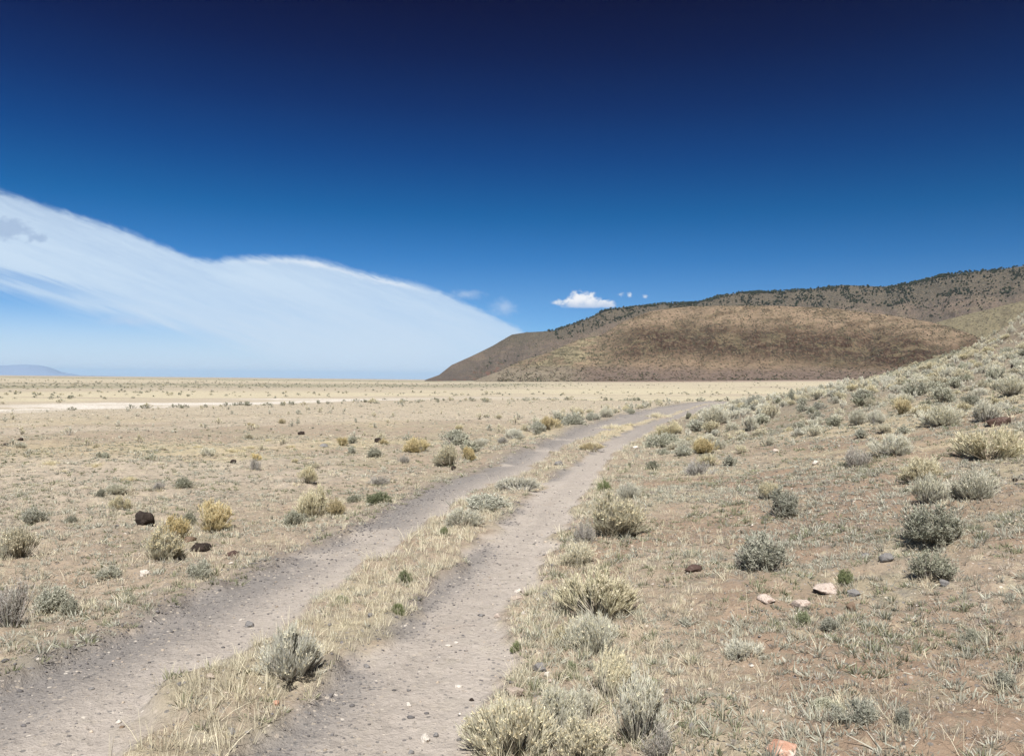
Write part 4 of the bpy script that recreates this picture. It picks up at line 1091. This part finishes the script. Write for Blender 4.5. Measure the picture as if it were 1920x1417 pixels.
RM = {'black': mat_rock('dark_basalt', (.018, .014, .012), (.030, .022, .018), (.05, .038, .032)),
      'brown': mat_rock('brown_rock', (.12, .085, .06), (.17, .12, .085), (.10, .07, .055)),
      'red': mat_rock('red_brown_rock', (.105, .066, .052), (.07, .045, .037), (.14, .10, .082)),
      'white': mat_rock('white_rock', (.48, .42, .36), (.62, .57, .51), (.36, .29, .23), 22),
      'pink': mat_rock('pinkish_rock', (.38, .30, .245), (.52, .44, .38), (.26, .18, .14), 20),
      'grey': mat_rock('grey_rock', (.13, .125, .12), (.19, .18, .175), (.10, .10, .10)),
      'tan': mat_rock('tan_rock', (.30, .24, .19), (.36, .30, .25), (.25, .20, .16)),
      'orange': mat_rock('orange_rock', (.33, .165, .11), (.38, .225, .16), (.58, .50, .43), 7)}
ROCKS = [
(263,985,42,30,'black','dark round boulder on the left flat','boulder'),
(371,1034,40,22,'black','dark low boulder beside the broad golden tipped shrub','boulder'),
(352,1016,26,16,'brown','brown rock between the golden shrub and the dark low boulder','rock'),
(432,1044,26,14,'red','reddish brown rock right of the dark low boulder','rock'),
(267,1080,20,11,'white','bright white stone on the left flat','stone'),
(432,1058,9,6,'white','tiny white stone below the reddish brown rock','stone'),
(466,1176,17,12,'grey','round grey stone lying in the left wheel rut','stone'),
(451,1163,7,4,'white','tiny white pebble beside the round grey stone','stone'),
(392,1274,17,11,'tan','tan angular stone at the inner edge of the left rut','stone'),
(168,1294,14,5,'grey','flat dark stone in the lower left rut','stone'),
(219,1357,14,6,'white','small white stone in the lower left rut','stone'),
(227,1365,10,6,'brown','brown pebble below the small white stone of the left rut','stone'),
(334,1286,12,7,'grey','left one of two dark stones in the left rut','stone'),
(344,1281,8,5,'grey','right one of two dark stones in the left rut','stone'),
(516,1322,14,12,'orange','orange stone in the grass of the near median','stone'),
(432,1378,16,13,'grey','grey stone in the grass at the lower median','stone'),
(687,1252,14,8,'grey','dark stone at the left edge of the right rut','stone'),
(694,1158,13,7,'grey','dark stone on the grassy median beyond the big sagebrush','stone'),
(840,1213,14,5,'white','left one of two thin white stones in the right rut','stone'),
(854,1207,10,5,'white','right one of two thin white stones in the right rut','stone'),
(859,1290,17,7,'white','oval white stone in the middle of the right rut','stone'),
(765,1326,15,9,'white','round white stone in the near right rut','stone'),
(798,1392,24,15,'white','angular white stone at the bottom of the right rut','stone'),
(816,1382,12,9,'grey','dark stone touching the angular white one','stone'),
(933,1158,15,8,'pink','pale stone near the right side of the right rut','stone'),
(902,1156,9,5,'grey','tiny grey pebble left of the pale stone in the right rut','stone'),
(973,1112,18,11,'white','white stone on the right edge of the right rut','stone'),
(970,1124,26,8,'tan','flat tan stone just below the white one at the rut edge','stone'),
(1020,1120,18,10,'grey','flat grey stone in the verge grass','stone'),
(1008,1126,9,6,'white','small white stone beside the flat grey one','stone'),
(982,1154,11,8,'white','small pale stone on the verge below the flat tan one','stone'),
(1047,873,18,9,'grey','grey slab on the far median','stone'),
(851,881,11,9,'black','small black stone below the yellow topped shrub','stone'),
(967,1308,36,18,'tan','large flat tan slab at the right edge of the rut','stone'),
(1013,1262,28,18,'grey','rounded grey stone half hidden on the verge','stone'),
(1027,1270,14,13,'white','white stone right of the rounded grey one','stone'),
(1031,1280,9,7,'pink','pale pebble just under the white verge stone','stone'),
(1153,1231,20,10,'white','white stone below the sprawling whitish shrub','stone'),
(1053,1185,11,8,'white','pale stone left of the sprawling whitish shrub','stone'),
(884,1314,12,6,'black','black stone at the right side of the near rut','stone'),
(770,1414,13,9,'grey','dark stone at the very bottom of the right rut','stone'),
(1297,1368,13,13,'grey','round dark grey stone on the bare ground right of the verge clump','stone'),
(1306,1074,42,15,'red','dark red brown rock in the soil of the lower slope','rock'),
(1558,1113,56,21,'pink','long white and pinkish rock on the slope','rock'),
(1510,1145,44,17,'pink','pinkish rock with a black hollow below the long white one','rock'),
(1440,1133,36,16,'pink','half buried pale rock left of the pinkish hollow one','rock'),
(1600,1148,21,20,'brown','round brown stone right of the pinkish rocks','stone'),
(1604,1120,26,14,'grey','flat grey rock just above the round brown stone','rock'),
(1475,1422,64,26,'orange','orange rock with a white patch at the lower edge','rock'),
(1882,797,48,24,'red','dark red brown rock outcrop high on the slope','rock'),
(1862,790,22,16,'black','black rock at the left of the dark outcrop','rock'),
(1905,694,16,26,'black','dark upright stump like rock near the skyline at the right','rock'),
(1192,842,12,7,'white','white stone right of the rut at the bend','stone'),
(1458,848,16,7,'pink','pale stone on the middle of the slope','stone'),
(1532,870,16,7,'white','white stone left of the grey violet shrub','stone'),
(1626,1045,18,9,'grey','grey stone above the green tuft on the slope','stone'),
(1668,1055,34,16,'grey','blue grey rock left of the green sagebrush','rock'),
(1775,1100,22,13,'grey','grey stone at the foot of the green sagebrush','stone'),
(1905,903,12,8,'black','small black stone near the right edge of the slope','stone'),
(563,815,14,7,'black','small black stone far out on the left flat','stone'),
(708,830,14,10,'black','dark stone left of the bright yellow mound','stone'),
(435,868,14,7,'black','small dark stone on the left flat beyond the tussocks','stone'),
(36,826,12,6,'black','small dark stone at far left beyond the tussocks','stone'),
(10,834,13,5,'black','small flat dark stone at the left edge of the flat','stone'),
(606,838,16,8,'grey','grey stone on the far left flat','stone'),
]
def build_rocks():
    g = np.random.default_rng(8)
    for px, py, w, h, mk, lab, cat in ROCKS:
        x, y, z, d = ground_at(px, py); W_ = w/FPX*y; Hh = h/FPX*y
        V, F = rockshape(4, g, 15, .16)
        V = V/np.abs(V).max(0)
        V = V*np.array([W_/2, W_/2*g.uniform(.7, .9), Hh*.70])
        zz = float(H(x, y+W_*.35))
        me = mesh_np(cat, V, F, None, w < 30 and False, None, [RM[mk]])
        if w > 22: me.polygons.foreach_set('use_smooth', np.ones(len(F), bool))
        o = link(cat if cat != 'stone' else 'stone', me); o.location = (x, y+W_*.35, zz+Hh*.16)
        if mk == 'orange' and w > 40: pass
        tag(o, lab, cat)
build_rocks()

def pebbles():
    g = np.random.default_rng(21)
    mt, b, p = newmat('small_stones'); c = attr(b, 'Col'); b.l.new(c, p.inputs['Base Color']); p.inputs['Roughness'].default_value = .9; p.inputs['Specular IOR Level'].default_value = .2
    T = []
    for k in range(8):
        V, F = rockshape(1, g, 5); T.append((V, F, np.ones((len(V), 3))))
    X, Y, Sz, DK = [], [], [], []
    for y0, y1, dens, s0, s1 in ((2.6, 6, 950, .004, .0115), (6, 12, 330, .006, .016), (12, 26, 26, .009, .022), (2.6, 10, 14, .012, .024), (26, 60, 3, .02, .045), (3, 12, 60, .007, .019)):
        x, y = area_pts(y0, y1, dens, g); t, med, right = masks(x, y)
        gl = np.exp(-((x-eLL(y)+.02)/.28)**2); gm = np.exp(-((x-eRL(y)-.05)/.2)**2)
        pr = .06+.035*t+.85*gl+.6*gm*ss(fbm(x*1.1, y*1.1, 161, 3), .4, .55)+.22*np.exp(-((x-eRR(y)-.3)/.4)**2)+right*(.05+.45*ss(fbm(x*.55, y*.55, 531, 4), .52, .64))
        k = g.random(len(x)) < pr; DK.append(np.maximum(gl, gm)[k]); X.append(x[k]); Y.append(y[k]); Sz.append(s0+(s1-s0)*g.random(k.sum())**2.2)
    x = np.concatenate(X); y = np.concatenate(Y); s = np.concatenate(Sz)
    z = H(x, y)
    q = g.random(len(x))*(1-.45*np.concatenate(DK))
    dk = np.array([.10, .10, .11]); pal = np.array([[.105, .098, .098], [.15, .138, .130], [.20, .175, .155], [.30, .25, .20], [.36, .30, .24], [.55, .50, .44]])
    idx = np.searchsorted([.38, .62, .76, .88, .96], q); tint = pal[idx]*g.uniform(.75, 1.25, (len(x), 1))
    V, F, C = merge_instances(T, np.stack([x, y, z+s*.12], 1), np.stack([s, s*g.uniform(.6, 1, len(s)), s*g.uniform(.45, .75, len(s))], 1), g.uniform(0, 6.28, len(s)), tint)
    stuff('gravel', V, F, C, mt, 'loose dark and pale gravel along the wheel ruts')
pebbles()

# ------------------------------------------------------------------ haze
def haze():
    V = np.array([[x, y, z] for z in (-6.0, 385.0) for y in (-51000, 51000) for x in (-51000, 51000)], float)
    F = np.array([[0, 2, 3, 1], [4, 5, 7, 6], [0, 1, 5, 4], [2, 6, 7, 3], [0, 4, 6, 2], [1, 3, 7, 5]])
    mt = bpy.data.materials.new('haze'); mt.use_nodes = True; n = mt.node_tree
    n.nodes.remove(n.nodes['Principled BSDF']); v = n.nodes.new('ShaderNodeVolumePrincipled')
    v.inputs['Color'].default_value = (.47, .72, 1, 1); v.inputs['Density'].default_value = 2.3e-5; v.inputs['Anisotropy'].default_value = 0
    n.links.new(v.outputs[0], n.nodes['Material Output'].inputs['Volume'])
    me = mesh_np('haze', V, F, None, False, None, [mt]); tag(link('haze', me), 'thin pale haze softening the far plain and mountains', None, None, 'stuff')
haze()
